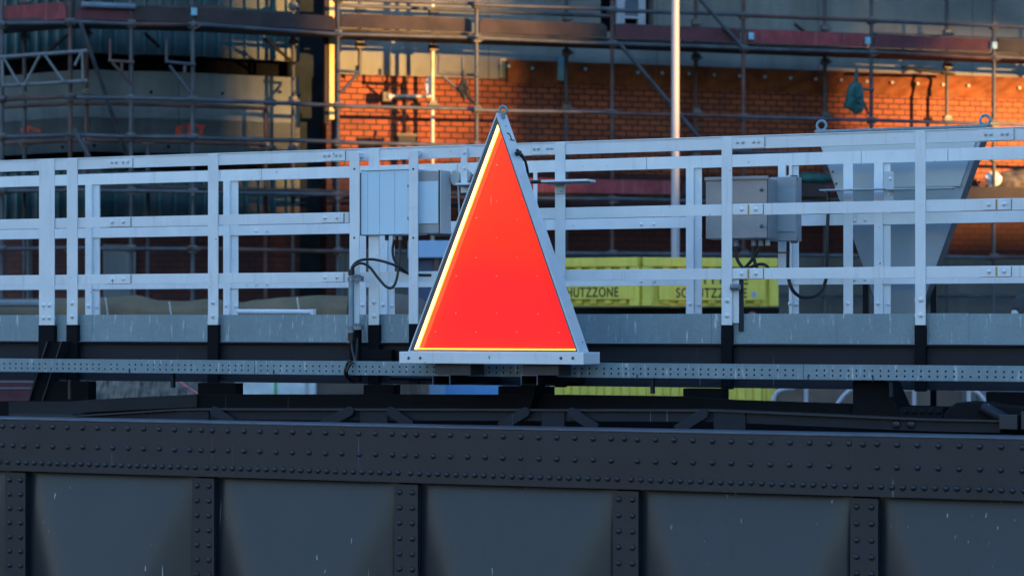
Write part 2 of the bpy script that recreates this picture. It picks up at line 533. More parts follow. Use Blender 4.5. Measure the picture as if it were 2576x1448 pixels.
# concrete above the brick, with the window opening left free
wx0, wx1 = uw(1511), uw(1646); wz = BL.z(1580, 82, W)
c.box(u_l, wx0, W, W + .4, zb + .002, 8.5)
c.box(wx1, u_r, W, W + .4, zb + .002, 8.5)
c.box(wx0, wx1, W, W + .4, zb + .002, wz)
conc = bld.part('wall', c, M['concrete'], label='bare concrete upper wall')
b_ = MB(); b_.box(u_l - .0, u_r, W - .12, W + .3, 2.02, zb)
bld.part('wall', b_, M['brick'], label='new orange brick wall')
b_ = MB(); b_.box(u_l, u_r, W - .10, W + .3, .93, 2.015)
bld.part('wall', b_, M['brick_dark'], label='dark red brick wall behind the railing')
b_ = MB(); b_.box(u_l, u_r, W - .16, W + .3, -1.35, .925)
bld.part('wall', b_, M['concrete_low'], label='grey concrete base wall')
# window
wf = MB()
wf.box(wx0, wx1, W + .25, W + .30, wz, 8.5)
win = bld.part('window', wf, M['dark_void'])
fr = MB()
f0, f1 = uw(1551, W + .1), uw(1624, W + .1)
g0, g1 = uw(1572, W + .1), uw(1606, W + .1)
zt = BL.z(1580, 78, W + .1); zr = BL.z(1580, 46, W + .1)
fr.box(f0, g0, W + .10, W + .18, zt, 8.5); fr.box(g1, f1, W + .10, W + .18, zt, 8.5)
fr.box(g0, g1, W + .10, W + .18, zt, zt + .03); fr.box(g0, g1, W + .10, W + .17, zr, zr + .03)
bld.part('window_frame', fr, M['winframe'], win)
gl = MB(); gl.box(g0, g1, W + .13, W + .15, zr + .03, 8.5)
bld.part('window_pane', gl, M['glass'], win)
# sealing sheet over the top of the brick, crinkled, with round fixings
ms = MB(); uu = uw(1270); n = 240
vs = []; rows = 9
u_end = u_r
for i in range(n + 1):
    a = uu + (u_end - uu) * i / n
    for k in range(rows):
        zz = zb - .06 + (zm - zb + .06) * k / (rows - 1)
        k_ = sstep((a - uw(1600)) / 3.0); w_ = (.3 + .8 * k_) * (.012 * math.sin(a * 6 + zz * 14) + .011 * math.sin(a * 17 - zz * 30 + 3 * math.sin(a * 2.3)) + random.uniform(-.006, .006))
        vs.append((a, W - .145 + w_, zz))
fs = [(i * rows + k, (i + 1) * rows + k, (i + 1) * rows + k + 1, i * rows + k + 1) for i in range(n) for k in range(rows - 1)]
ms.add(vs, fs, True); ms.box(uu, u_end, W - .10, W - .01, zb - .01, zm - .005)
sheet = bld.part('sealing_sheet', ms, M['membrane'])
for px, py in ((1280, 167), (1339, 172), (1473, 174), (1605, 183), (1666, 184)) + tuple((1733 + 64 * k, 186 + 2.7 * k) for k in range(14)):
    d = MB(); vv = W - .17
    d.dome((uw(px, vv), vv, BL.z(px, py, vv)), (0, -1, 0), .023, .35, 12, 2)
    d.box(uw(px, vv) - .012, uw(px, vv) + .012, vv, W - .1, BL.z(px, py, vv) - .012, BL.z(px, py, vv) + .012)
    bld.part('fixing', d, M['cyan'] if px < 2000 else M['sign_grey_pale'], sheet)
d = MB(); vv = W - .19
d.box(uw(1405, vv), uw(1419, vv), vv, vv + .05, BL.z(1411, 202, vv), BL.z(1411, 142, vv)); bld.part('blue_tape', d, M['cyan'])
d = MB(); d.box(uw(1257), uw(1272), W - .03, W + .0, BL.z(1265, 197, W), BL.z(1265, 148, W)); bld.part('timber_stop', d, M['yellow_board'])
d = MB(); d.box(u_l - 1.6, u_l - .003, W + .36, W + .6, -1.3, 8.5); bld.part('recess', d, M['recess'])
# yellow lit edge board at the corner and the dark recess
d = MB(); vv = .75
d.box(uw(829, vv), uw(841, vv), vv, vv + .05, BL.z(835, 300, vv), 8.5); bld.part('edge_board', d, M['yellow_board'])
d = MB(); d.box(uw(818, vv), uw(828, vv), vv + .02, vv + .12, BL.z(835, 312, vv), 8.5); bld.part('edge_batten', d, M['wood'])
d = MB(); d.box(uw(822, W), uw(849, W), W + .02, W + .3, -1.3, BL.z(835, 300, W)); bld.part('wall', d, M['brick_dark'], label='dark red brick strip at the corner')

# ---- curved left wing: plan points of the outer scaffold line, then offsets
oy = [(-420, 30.6), (-170, 29.7), (0, 29.04), (180, 28.78), (330, 28.96), (485, 29.10), (737, 29.65), (850, 29.92)]
outer = [Vector(((p - CX) / F * y, y, 0)) for p, y in oy]
def offset_line(d):
    out = []
    for i, p in enumerate(outer):
        a = outer[max(0, i - 1)]; b = outer[min(len(outer) - 1, i + 1)]
        t = (b - a).normalized(); nn = Vector((-t.y, t.x, 0))
        out.append(p + nn * d)
    return out
def arc(d, k=6): return spline(offset_line(d), k)
def to_bl(p):   # world -> BL coordinates
    q = p - BL.o
    return Vector((BL.d.dot(q), BL.n.dot(q), p.z))
def px_on(line, px):
    """point of a plan polyline (world) seen in picture column px"""
    xf = (px - CX) / F
    for i in range(len(line) - 1):
        a, b = line[i], line[i + 1]
        fa = a.x - xf * a.y; fb = b.x - xf * b.y
        if fa * fb <= 0:
            t = fa / (fa - fb + 1e-12); return a.lerp(b, t)
    return line[0] if abs(line[0].x - xf * line[0].y) < abs(line[-1].x - xf * line[-1].y) else line[-1]
def cut(line, px0, px1):
    a = px_on(line, px0); b = px_on(line, px1)
    xa, xb = px0, px1
    inner = [p for p in line if px0 < CX + F * p.x / p.y < px1]
    return [a] + inner + [b]
def strip(mb, line, z0, z1, back=.3):
    """wall following a plan polyline, with thickness away from the camera"""
    pts = []
    for i, p in enumerate(line):
        a = line[max(0, i - 1)]; b = line[min(len(line) - 1, i + 1)]
        t = (b - a).normalized(); nn = Vector((-t.y, t.x, 0)); pts.append((p, p + nn * back))
    vs = []; 
    for p, q in pts:
        for (w_, zz) in ((p, z0), (p, z1), (q, z1), (q, z0)): 
            r_ = to_bl(Vector((w_.x, w_.y, zz))); vs.append(r_)
    fs = []
    for i in range(len(pts) - 1):
        for k in range(4): fs.append((i * 4 + k, i * 4 + (k + 1) % 4, (i + 1) * 4 + (k + 1) % 4, (i + 1) * 4 + k))
    fs.append((0, 1, 2, 3)); e = (len(pts) - 1) * 4; fs.append((e + 3, e + 2, e + 1, e))
    mb.add(vs, fs)
    return mb
wl = arc(1.30); wl_in = arc(1.62); wl_out = arc(1.22)
def clad(z0, z1, px1, base=-600):
    a = MB(); strip(a, cut(wl, base, px1), z0, z1, .1)
    h = bld.part('cladding', a, M['teal'])
    rb = MB(); line = cut(wl, base, px1)
    # ribs every 0.19 m
    acc = 0; nxt = .08
    for i in range(len(line) - 1):
        A, B = line[i], line[i + 1]; L = (B - A).length
        while nxt <= acc + L:
            p = A.lerp(B, (nxt - acc) / L); t_ = (B - A).normalized(); nn = Vector((-t_.y, t_.x, 0))
            q = [to_bl(p - t_ * .028 + nn * .0), to_bl(p + t_ * .028), to_bl(p + t_ * .018 - nn * .05), to_bl(p - t_ * .018 - nn * .05)]
            rb.hex([(w_.x, w_.y, z0 + .004) for w_ in q], [(w_.x, w_.y, z1 - .004) for w_ in q]); nxt += .19
        acc += L
    bld.part('cladding_rib', rb, M['teal_rib'], h)
clad(3.40, 8.5, 800)
clad(1.30, 1.93, 830)
a = MB(); strip(a, cut(wl_in, -600, 800), 3.10, 3.75, .2); bld.part('shadow_joint', a, M['dark_void'])
a = MB(); strip(a, cut(wl, -600, 778), 2.16, 3.19, .3); strip(a, cut(wl, -600, 790), 2.16, BL.z(780, 311, 1.3), .31)
cl = bld.part('wall', a, M['concrete_left'], label='curved grey concrete wall')
a = MB(); strip(a, cut(wl_in, -600, 822), 1.70, 2.45, .2); bld.part('shadow_joint', a, M['dark_void'])
a = MB(); strip(a, cut(wl_in, 700, 835), -1.3, 8.4, .2); bld.part('recess', a, M['recess'])
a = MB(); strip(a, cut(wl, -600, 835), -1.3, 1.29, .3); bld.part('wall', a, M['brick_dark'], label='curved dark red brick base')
# grey concrete pier in the brick base
a = MB(); strip(a, cut(wl_out, 264, 341), -1.3, .99, .2); bld.part('pier', a, M['grey_conc'])
a = MB(); strip(a, cut(wl_out, 60, 70), -1.3, 1.29, .1); bld.part('pier', a, M['grey_conc'])
a = MB(); strip(a, cut(wl_out, 762, 791), -1.3, .90, .1); bld.part('timber_post', a, M['olive_wood'])
# sprayed orange marks
def spray(rects):
    s_ = MB()
    for (x0, y0, x1, y1) in rects:
        ln = cut(arc(1.29), x0, x1); yy = ln[0].y
        strip(s_, ln, (HZ - y1) / F * yy, (HZ - y0) / F * yy, .02)
    return s_
bld.part('spray_mark', spray([(442, 318, 450, 340), (450, 317, 462, 322), (450, 328, 460, 332), (450, 335, 462, 339), (466, 316, 472, 320), (474, 310, 481, 336),
                              (470, 334, 486, 338), (490, 314, 518, 319), (500, 318, 512, 326), (503, 326, 511, 341), (497, 338, 511, 342)]), M['spray'], cl)
bld.part('spray_mark', spray([(51, 323, 58, 330), (64, 330, 76, 335), (68, 316, 74, 331), (74, 319, 82, 324), (80, 324, 90, 328), (90, 325, 99, 331), (96, 330, 103, 334), (60, 350, 66, 353), (90, 352, 96, 356)]), M['spray'], cl)
for (px, py) in ((157, 370), (237, 366), (424, 369), (560, 235), (705, 231), (752, 240), (380, 232)):
    d = MB(); p = px_on(arc(1.27), px); q = to_bl(p)
    d.dome((q.x, q.y, (HZ - py) / F * p.y), (.3, -1, 0), .022, .3, 8, 2); bld.part('anchor_hole', d, M['dark_void'], cl)
# black reinforcement ends on the concrete
d = MB(); 
for (a0, a1) in (((755, 285), (776, 288)), ((760, 296), (775, 290)), ((757, 299), (778, 301))):
    p = px_on(arc(1.24), a0[0]); q = px_on(arc(1.24), a1[0])
    P_, Q_ = to_bl(Vector((p.x, p.y, (HZ - a0[1]) / F * p.y))), to_bl(Vector((q.x, q.y, (HZ - a1[1]) / F * q.y)))
    d.path([P_, Q_], .012, 6)
bld.part('reinforcement_end', d, M['dark_void'])
bld.done()

# ================================================================== SCAFFOLD
sc = Thing('scaffold', 'tube scaffold with plank decks along the front of the unfinished building', 'scaffold', BL)
def S(px, py, v=0.0):
    """point of the scaffold: left of 850 on the curved line, right of it on the straight one"""
    if px < 850:
        p = px_on(arc(v) if v else outer_s, px)
        return to_bl(Vector((p.x, p.y, (HZ - py) / F * p.y)))
    return BL.P(px, py, v)
outer_s = spline(outer, 6)
def Sz(px, z, v=0.0):
    if px < 850:
        p = px_on(arc(v) if v else outer_s, px); return to_bl(Vector((p.x, p.y, z)))
    return Vector((BL.u(px, v), v, z))
TR = .026
def coupler(px, z, v, parent):
    c_ = MB(); p = Sz(px, z, v)
    c_.box(p.x - .05, p.x + .05, p.y - .05, p.y + .045, p.z - .045, p.z + .045)
    c_.path([(p.x - .075, p.y - .05, p.z - .01), (p.x + .075, p.y - .05, p.z - .01)], .018, 8)
    sc.part('coupler', c_, M['coupler'], parent, .012)
outer_px = [(-170, 'tube'), (5, 'tube'), (177, 'tube_rust'), (330, 'tube'), (485, 'tube'), (850, 'tube'), (1199, 'tube'), (1540, 'tube_rust'), (1870, 'tube_rust'), (2192, 'tube'), (2500, 'tube'), (2800, 'tube'), (3120, 'tube_rust'), (3440, 'tube')]
ZL = [3.62, 4.06, 2.72, 2.26, 1.60, .90, .35]
for px, m_ in outer_px:
    p = Sz(px, 0); mb = MB(); mb.path([(p.x, p.y, -1.3), (p.x, p.y, 6.2)], TR, 12)
    h = sc.part('standard', mb, M[m_])
    for z in (3.625, 4.06, 2.72, 2.26, 1.60, .90): coupler(px, z, 0, h)
inner_px = [(62, 'tube', -1.3, 6.2), (218, 'tube_rust', -1.3, 6.2), (372, 'tube', -1.3, 2.3), (668, 'tube_rust', -1.3, 2.76), (737, 'tube', -1.3, 6.2), (905, 'tube', 3.2, 6.2), (1088, 'tube_pale', -1.3, 6.2),
            (1425, 'tube', -1.3, 6.2), (1750, 'tube_rust', -1.3, 6.2), (2075, 'tube', -1.3, 6.2), (2382, 'tube', -1.3, 6.2), (2680, 'tube', -1.3, 6.2)]
for px, m_, z0, z1 in inner_px:
    p = Sz(px, 0, .9); mb = MB(); mb.path([(p.x, p.y, z0), (p.x, p.y, z1)], TR, 12)
    h = sc.part('standard', mb, M[m_])
    for z in (3.60, 4.06, 2.86, 2.26):
        if z0 < z < z1: coupler(px, z, .9, h)
# ledgers per bay, outer
xs = [p for p, _ in outer_px]
for i in range(len(xs) - 1):
    for k, z in enumerate((3.625, 4.06, 2.72, 2.26, 1.60, .90)):
        A, B = Sz(xs[i], z, -.05), Sz(xs[i + 1], z, -.05)
        e = (B - A).normalized() * .07
        dz = Vector((0, 0, random.uniform(-.012, .012)))
        mb = MB(); mb.path([A - e + dz, B + e - dz], TR, 12)
        sc.part('ledger', mb, M[['tube', 'tube', 'tube', 'tube_rust', 'tube', 'tube'][(k + i) % 6]])
# second, inner run of ledgers
ixs = [-170, 62, 218, 372, 520, 668]
for i in range(len(ixs) - 1):
    for z in (2.73, 2.27):
        mb = MB(); mb.path([Sz(ixs[i], z, .85), Sz(ixs[i + 1], z, .85)], TR, 10); sc.part('ledger', mb, M['tube_rust'])
for (x0, x1, z) in ((850, 1540, 4.10), (1540, 2192, 3.98), (2192, 2800, 4.0), (1955, 2600, .38), (1420, 1960, .90)):
    mb = MB(); mb.path([Sz(x0, z, .85), Sz(x1, z, .85)], TR, 10); sc.part('ledger', mb, M['tube'])
# decks with boards
for zd in (5.64, 3.665, 1.64):
    for i in range(len(xs) - 1):
        for j in range(4):
            v0 = .02 + j * .225; q = [Sz(xs[i], zd, v0 + .003), Sz(xs[i + 1], zd, v0 + .003), Sz(xs[i + 1], zd, v0 + .215), Sz(xs[i], zd, v0 + .215)]
            mb = MB(); mb.hex(q, [p + Vector((0, 0, .035)) for p in q]); sc.part('deck_board', mb, M['deck'])
# toe boards with snubbed ends
def toe(px0, px1, m_, z0=3.705, z1=3.88, v=-.035, cut_=.05, par=None):
    A = Sz(px0, 0, v); B = Sz(px1, 0, v); t_ = (B - A).normalized(); nn = Vector((-t_.y, t_.x, 0)) * .035
    def at(s_, z): 
        p = A + t_ * s_; return Vector((p.x, p.y, z))
    L = (B - A).length
    f_ = [at(0, z0), at(L, z0), at(L, z1 - cut_), at(L - cut_, z1), at(cut_, z1), at(0, z1 - cut_)]
    mb = MB(); n_ = 6
    mb.add(f_ + [p + nn for p in f_], [tuple(range(n_)), tuple(range(2 * n_ - 1, n_ - 1, -1))] + [(i, (i + 1) % n_, (i + 1) % n_ + n_, i + n_) for i in range(n_)])
    sc.part('toe_board', mb, M[m_])
toe(-160, 165, 'wood_red', 3.66, 3.87); toe(190, 330, 'wood_wine', 3.66, 3.82); toe(335, 478, 'wood', 3.66, 3.84); toe(492, 845, 'wood', 3.66, 3.84)
toe(857, 1187, 'wood'); toe(1206, 1527, 'wood'); toe(1548, 1862, 'wood_wine'); toe(1880, 2182, 'wood_red'); toe(2200, 2492, 'wood_wine'); toe(2508, 2790, 'wood_dark')
toe(1206, 1700, 'wood_red', 1.68, 1.86); toe(1718, 2085, 'wood', 1.68, 1.86); toe(2200, 2600, 'wood_dark', 1.68, 1.86)
# loose planks and a pale tube on the upper deck, left
mb = MB(); A, B = S(200, 26, .3), S(563, 22, .3); mb.path([A, B], .045, 4); sc.part('plank', mb, M['tube_rust'])
mb = MB(); A, B = S(205, 33, -.08), S(340, 41, -.08); A.z = B.z = 3.83; mb.path([A, B], .035, 10); sc.part('tube_end', mb, M['wood_blue'])
# braces
def brace(p0, p1, m_='tube', v0=-.08, v1=-.08, r=TR):
    mb = MB(); mb.path([S(p0[0], p0[1], v0), S(p1[0], p1[1], v1)], r, 10); sc.part('brace', mb, M[m_])
brace((203, 60), (322, 400), 'tube', -.09, .6); brace((185, 325), (225, 395), 'tube', -.09, -.09)
brace((1560, 112), (1762, 350)); brace((1752, -12), (1868, 120)); brace((1790, 568), (1900, 648), 'tube', .3, .3)
brace((665, 97), (740, 160), 'wood_dark', .6, .8, .022); brace((2000, 62), (2048, 100), 'wood_dark', .6, .8, .022); brace((365, 85), (400, 118), 'wood_dark', .6, .8, .022)
brace((95, 150), (180, 82), 'wood_dark', .6, .6, .02); brace((2270, 170), (2400, 188), 'wood_dark', .3, .9, .022)
# lattice beam on the left
lb = MB()
A0, A1 = S(-10, 145, -.15), S(220, 128, -.15); B0, B1 = S(8, 216, -.15), S(221, 203, -.15)
lb.path([A0, A1], .024, 10); lb.path([B0, B1], .024, 10)
for (x0, y0, x1, y1) in ((10, 147, 48, 213), (63, 211, 100, 140), (113, 139, 160, 206), (188, 165, 205, 131), (207, 130, 209, 204), (6, 150, 8, 214)):
    lb.path([S(x0, y0, -.15), S(x1, y1, -.15)], .016, 8)
sc.part('lattice_beam', lb, simple('grey_alloy_tube', (.13, .15, .16), .5, .2, .2, 4))
# brackets
def bracket(pts_list, m_='tube'):
    mb = MB()
    for (x0, y0, x1, y1) in pts_list: mb.path([S(x0, y0, -.06), S(x1, y1, -.06)], .019, 8)
    sc.part('bracket', mb, M[m_])
bracket([(278, 98, 277, 153), (273, 153, 338, 157), (282, 157, 330, 212), (306, 157, 307, 190)], 'tube_rust')
bracket([(419, 100, 419, 155), (415, 155, 492, 163), (426, 165, 482, 238), (465, 165, 465, 182)])
bracket([(1105, 135, 1105, 183), (1100, 183, 1205, 190), (1112, 190, 1196, 262), (1164, 143, 1166, 250)], 'tube')
bracket([(2150, 223, 2198, 226), (2158, 222, 2185, 288), (2155, 175, 2156, 222)], 'tube')
bracket([(850, 178, 902, 182), (858, 232, 900, 186)], 'tube')
# transoms to the wall
for px, m_ in ((1088, 'tube_pale'),):
    for (py) in (243,):
        mb = MB(); A = S(1088, py, .85); B = S(968, py - 2, .95); mb.path([A, B], .022, 10); sc.part('transom', mb, M['tube_pale'])
for px in (177, 485, 850, 1199, 1540, 1870, 2192, 2500):
    for z in (3.63, 1.56):
        mb = MB(); mb.path([Sz(px, z, -.1), Sz(px, z, 1.05)], TR, 10); sc.part('transom', mb, M['tube'])
# small blue straps on the toe board ends
for px in (488, 1890, 2183, 2502):
    mb = MB(); p = Sz(px, 3.80, -.09); mb.box(p.x - .035, p.x + .035, p.y - .01, p.y + .02, p.z - .06, p.z + .03); sc.part('strap', mb, M['cyan'])
sc.done()

# things hanging on / standing on the scaffold
def sack(name, label, pts, m_, v, strap=None, cat='bag', th=.10):
    """limp bag: outline filled with a puffed, creased surface front and back"""
    P_ = [S(x, y, v) for x, y in pts]; c_ = sum(P_, Vector()) / len(P_)
    P2 = []
    for i_ in range(len(P_)):
        a_, b_ = P_[i_], P_[(i_ + 1) % len(P_)]
        P2 += [a_, a_.lerp(b_, .33), a_.lerp(b_, .66)]
    rnd = random.Random(len(label)); n_ = len(P2); mb = MB(); vs = []; fs = []
    rings = [(1.0, 0), (.93, .55), (.70, .85), (.35, 1.0)]
    for sgn in (-1, 1):
        for s_, h_ in rings:
            for p_ in P2:
                q = c_ + (p_ - c_) * s_ * (1 + rnd.uniform(-.03, .03))
                vs.append((q.x, v + sgn * th / 2 * h_ * (1 + rnd.uniform(-.35, .35)), q.z))
        vs.append((c_.x, v + sgn * th / 2, c_.z))
    m2 = len(rings) * n_ + 1
    for o_ in (0, m2):
        for r_ in range(len(rings) - 1):
            for q in range(n_): fs.append((o_ + r_ * n_ + q, o_ + r_ * n_ + (q + 1) % n_, o_ + (r_ + 1) * n_ + (q + 1) % n_, o_ + (r_ + 1) * n_ + q))
        for q in range(n_): fs.append((o_ + 3 * n_ + q, o_ + 3 * n_ + (q + 1) % n_, o_ + 4 * n_))
    mb.add(vs, fs, False)
    t = Thing(name, label, cat, BL); t.part('bag', mb, M[m_])
    if strap:
        st = MB(); st.path([S(*strap[0], v), S(*strap[1], v)], .012, 6); t.part('strap', st, M[m_])
    t.done()
sack('hanging_bag', 'dark green bag hanging from the scaffold in front of the sunlit brick', [(2136, 213), (2150, 203), (2166, 210), (2173, 240), (2171, 280), (2152, 289), (2138, 276), (2124, 271), (2129, 240)], 'bag_green', -.10, ((2150, 205), (2154, 172)))
sack('hanging_bag', 'small black bag hanging from a scaffold bracket above the warning triangle', [(1155, 212), (1162, 200), (1173, 200), (1180, 222), (1178, 240), (1168, 254), (1158, 240), (1150, 225)], 'bag_black', -.10, ((1166, 204), (1165, 176)))
sack('hanging_bag', 'slim white bag hanging on the sunlit scaffold tube', [(1078, 190), (1084, 196), (1084, 235), (1076, 243), (1069, 232), (1068, 212), (1073, 198)], 'bag_white', .78, None, th=.07)
sack('rubbish_sack', 'white sack with a blue tip on the lower scaffold deck by the brick', [(2474, 445), (2486, 432), (2505, 430), (2520, 445), (2518, 460), (2503, 470), (2497, 482), (2488, 480), (2486, 462)], 'bag_white', .1, None, 'sack')
mb = MB(); p = S(1017, 365, .6); mb.box(p.x - .11, p.x + .13, p.y - .1, p.y + .1, p.z, p.z + .13)
t = Thing('tool_crate', 'black crate on the scaffold rail beside a sunlit tube', 'crate', BL); t.part('body', mb, M['bag_black'], None, .015)
mb = MB(); mb.box(p.x - .125, p.x + .145, p.y - .115, p.y + .115, p.z + .11, p.z + .14); t.part('rim', mb, M['rubber'])
mb = MB(); mb.path([(p.x + .06, p.y, p.z + .13), (p.x + .075, p.y, p.z + .25)], .012, 6); mb.path([(p.x + .06, p.y, p.z + .2), (p.x + .1, p.y, p.z + .21)], .012, 6); t.part('tool', mb, M['tube_rust']); t.done()
mb = MB(); p = S(972, 248, .95); mb.box(p.x - .07, p.x + .06, p.y - .06, p.y + .06, p.z - .05, p.z + .09)
t = Thing('work_lamp', 'small black work lamp clamped to a short tube before the sunlit brick', 'lamp', BL); t.part('housing', mb, M['rubber'], None, .012)
mb = MB(); mb.ball((p.x + .03, p.y - .07, p.z + .02), .035, .02, .04); t.part('lens', mb, M['pole']); t.done()
# debris on the lower deck, far right; small tarpaulin pieces
mb = MB(); p = S(2555, 468, .3); mb.ball((p.x, p.y, p.z), .42, .3, .22, 18, 10, .22, 4)
t = Thing('debris_sack', 'green and brown heap of netting on the lower scaffold deck', 'debris', BL); t.part('x', mb, M['rubble']); t.done()
mb = MB(); p = S(2040, 470, .3); mb.ball((p.x, p.y, p.z - .05), .40, .25, .20, 18, 10, .16, 6)
t = Thing('folded_tarpaulin', 'red and pale green folded tarpaulin behind the grey inverted triangle', 'tarpaulin', BL); t.part('x', mb, M['wood_wine']); 
mb = MB(); mb.ball((p.x - .02, p.y - .1, p.z + .10), .30, .2, .09, 16, 8, .3, 9); t.part('net', mb, M['bag_green']); t.done()

# ================================================================== MIDDLE GROUND on the quay
# lamp pole
t = Thing('lamp_post', 'slim white lamp post rising past the scaffold behind the railing', 'lamp post', WD)
Yp = 28.0; xp = (1699 - CX) / F * Yp
mb = MB(); mb.path([(xp, Yp, -1.3), (xp, Yp, 5.5)], .052, 20, True, .044); t.part('pole', mb, M['pole'])
mb = MB(); mb.path([(xp, Yp, -1.3), (xp, Yp, -.6)], .075, 16); t.part('base', mb, M['pole'])
mb = MB(); mb.box(xp + .03, xp + .05, Yp - .05, Yp - .044, .2, .5); t.part('hatch', mb, M['pole']); t.done()

# yellow ribbed containers
def container(label, fr_, u0, u1, z0, z1, plate=None, lettering=None, badge=False, dep=1.2, group=None, rimh=.10):
    t = Thing('yellow_container', label, 'container', fr_, group=group)
    mb = MB(); mb.box(u0 + .03, u1 - .03, .05, dep, z0, z1 - .01); body = t.part('body', mb, M['yellow'])
    mb = MB(); uu = u0 + .09
    while uu < u1 - .12:
        mb.hex([(uu - .055, .051, z0 + .03), (uu + .055, .051, z0 + .03), (uu + .035, 0, z0 + .03), (uu - .035, 0, z0 + .03)],
               [(uu - .055, .051, z1 - rimh - .002), (uu + .055, .051, z1 - rimh - .002), (uu + .035, 0, z1 - rimh - .002), (uu - .035, 0, z1 - rimh - .002)]); uu += .175
    t.part('rib', mb, M['yellow'], body)
    mb = MB(); mb.box(u0, u1, -.02, .09, z1 - rimh, z1); mb.box(u0, u1, dep - .06, dep + .03, z1 - rimh, z1); t.part('rim', mb, M['yellow'], None, .008)
    mb = MB(); mb.box(u0 - .01, u0 + .10, -.012, .10, z0, z1 - rimh - .001); t.part('corner_post', mb, M['yellow'], None, .008)
    mb = MB(); mb.box(u1 - .10, u1 + .01, -.012, .10, z0, z1 - rimh - .001); t.part('corner_post', mb, M['yellow'], None, .008)
    if plate:
        mb = MB(); mb.box(plate[0], plate[1], -.022, -.002, plate[2], plate[3]); pl = t.part('sign_plate', mb, M['yellow'], None, .003)
        for (txt, a0, a1, zz, hh) in lettering:
            t.part('lettering', text_mb(txt, hh / .70, a0, -.026, zz, .005, a1 - a0), M['lettering'], pl)
        if badge:
            mb = MB(); bx, bz = badge; vs = [(bx + .033 * math.cos(k * math.pi / 10), -.030, bz + .036 * math.sin(k * math.pi / 10)) for k in range(20)]
            mb.prism([(q[0], q[2]) for q in vs], -.028, -.023); bd = t.part('badge', mb, M['pole'], pl)
            mb = MB(); mb.prism([(bx - .016, bz), (bx, bz + .026), (bx + .016, bz), (bx, bz - .026)], -.033, -.028); t.part('badge_mark', mb, M['blue'], bd)
    return t
xc = (1606 - CX) / F * 26.0
CA = Frame(xc, 26.0, -24); CB = Frame(xc + .02, 26.02, 13)
def fz(fr_, px, py, v=0): return fr_.z(px, py, v)
uA0, uA1 = CA.u(1290, 0), 0.0
t = container('yellow ribbed container beside the red triangle, lettered SCHUTZZONE on its turned side', CA, uA0, uA1, .185, .715,
              (CA.u(1380, 0), CA.u(1596, 0), fz(CA, 1590, 752), fz(CA, 1590, 690)), [('SCHUTZZONE', CA.u(1396, -.03), CA.u(1555, -.03), fz(CA, 1500, 746, -.03), .105)])
t.done()
uB1 = CB.u(1956, 0)
t = container('yellow ribbed container behind the right control box, lettered SCHUTZZONE with a small round badge', CB, .03, uB1, .185, .715,
              (CB.u(1657, 0), CB.u(1923, 0), fz(CB, 1790, 755), fz(CB, 1790, 680)),
              [('SCHUTZZONE', CB.u(1701, -.03), CB.u(1879, -.03), fz(CB, 1790, 748, -.03), .105),
               ('SA', CB.u(1700, -.03), CB.u(1722, -.03), fz(CB, 1790, 714, -.03), .10), ('TTT', CB.u(1765, -.03), CB.u(1822, -.03), fz(CB, 1790, 714, -.03), .10),
               ('E', CB.u(1866, -.03), CB.u(1882, -.03), fz(CB, 1790, 714, -.03), .10)], (CB.u(1897, -.03), fz(CB, 1897, 740, -.03)))
t.done()
CC = Frame((1650 - CX) / F * 25.2, 25.2, 0)
t = container('long yellow ribbed container standing low on the quay under the walkway', CC, CC.u(1385, 0), CC.u(1954, 0), -1.3, -.32, rimh=.08, dep=.55)
t.done()
# rack which carries the two upper containers
t = Thing('steel_rack', 'grey steel rack carrying the two yellow containers', 'rack', WD)
for (x0, x1, m_) in ((1300, 1960, 'galv_dark'),):
    mb = MB(); a0, a1 = (x0 - CX) / F * 26.4, (x1 - CX) / F * 26.4
    mb.box(a0, a1, 26.4, 26.5, .10, .17); mb.box(a0, a1, 27.0, 27.1, .10, .17); t.part('beam', mb, M['black'])
for px in (1310, 1535, 1697, 1745, 1860, 1950):
    a = (px - CX) / F * 26.4; mb = MB(); mb.box(a - .03, a + .03, 26.4, 26.5, -1.3, .10); t.part('post', mb, M['navy'])
mb = MB(); mb.box((1450 - CX) / F * 26.6, (1690 - CX) / F * 26.6, 26.6, 26.64, -.4, .095); t.part('panel', mb, M['grey_conc'])
mb = MB(); mb.box((1800 - CX) / F * 26.6, (1925 - CX) / F * 26.6, 26.6, 26.64, -.4, .095); t.part('panel', mb, M['grey_conc'])
t.done()
t = Thing('round_sign', 'round red and white sign half hidden below the right yellow container', 'sign', WD)
a = (1893 - CX) / F * 26.3; z_ = (HZ - 797) / F * 26.3
mb = MB(); mb.prism([(a + .062 * math.cos(k * math.pi / 12), z_ + .062 * math.sin(k * math.pi / 12)) for k in range(24)], 26.3, 26.31); t.part('disc', mb, M['wood_red'])
mb = MB(); mb.prism([(a + .043 * math.cos(k * math.pi / 12), z_ + .043 * math.sin(k * math.pi / 12)) for k in range(24)], 26.295, 26.3); t.part('face', mb, M['pole'])
mb = MB(); mb.box(a - .02, a + .02, 26.31, 26.35, -1.3, z_); t.part('post', mb, M['navy']); t.done()

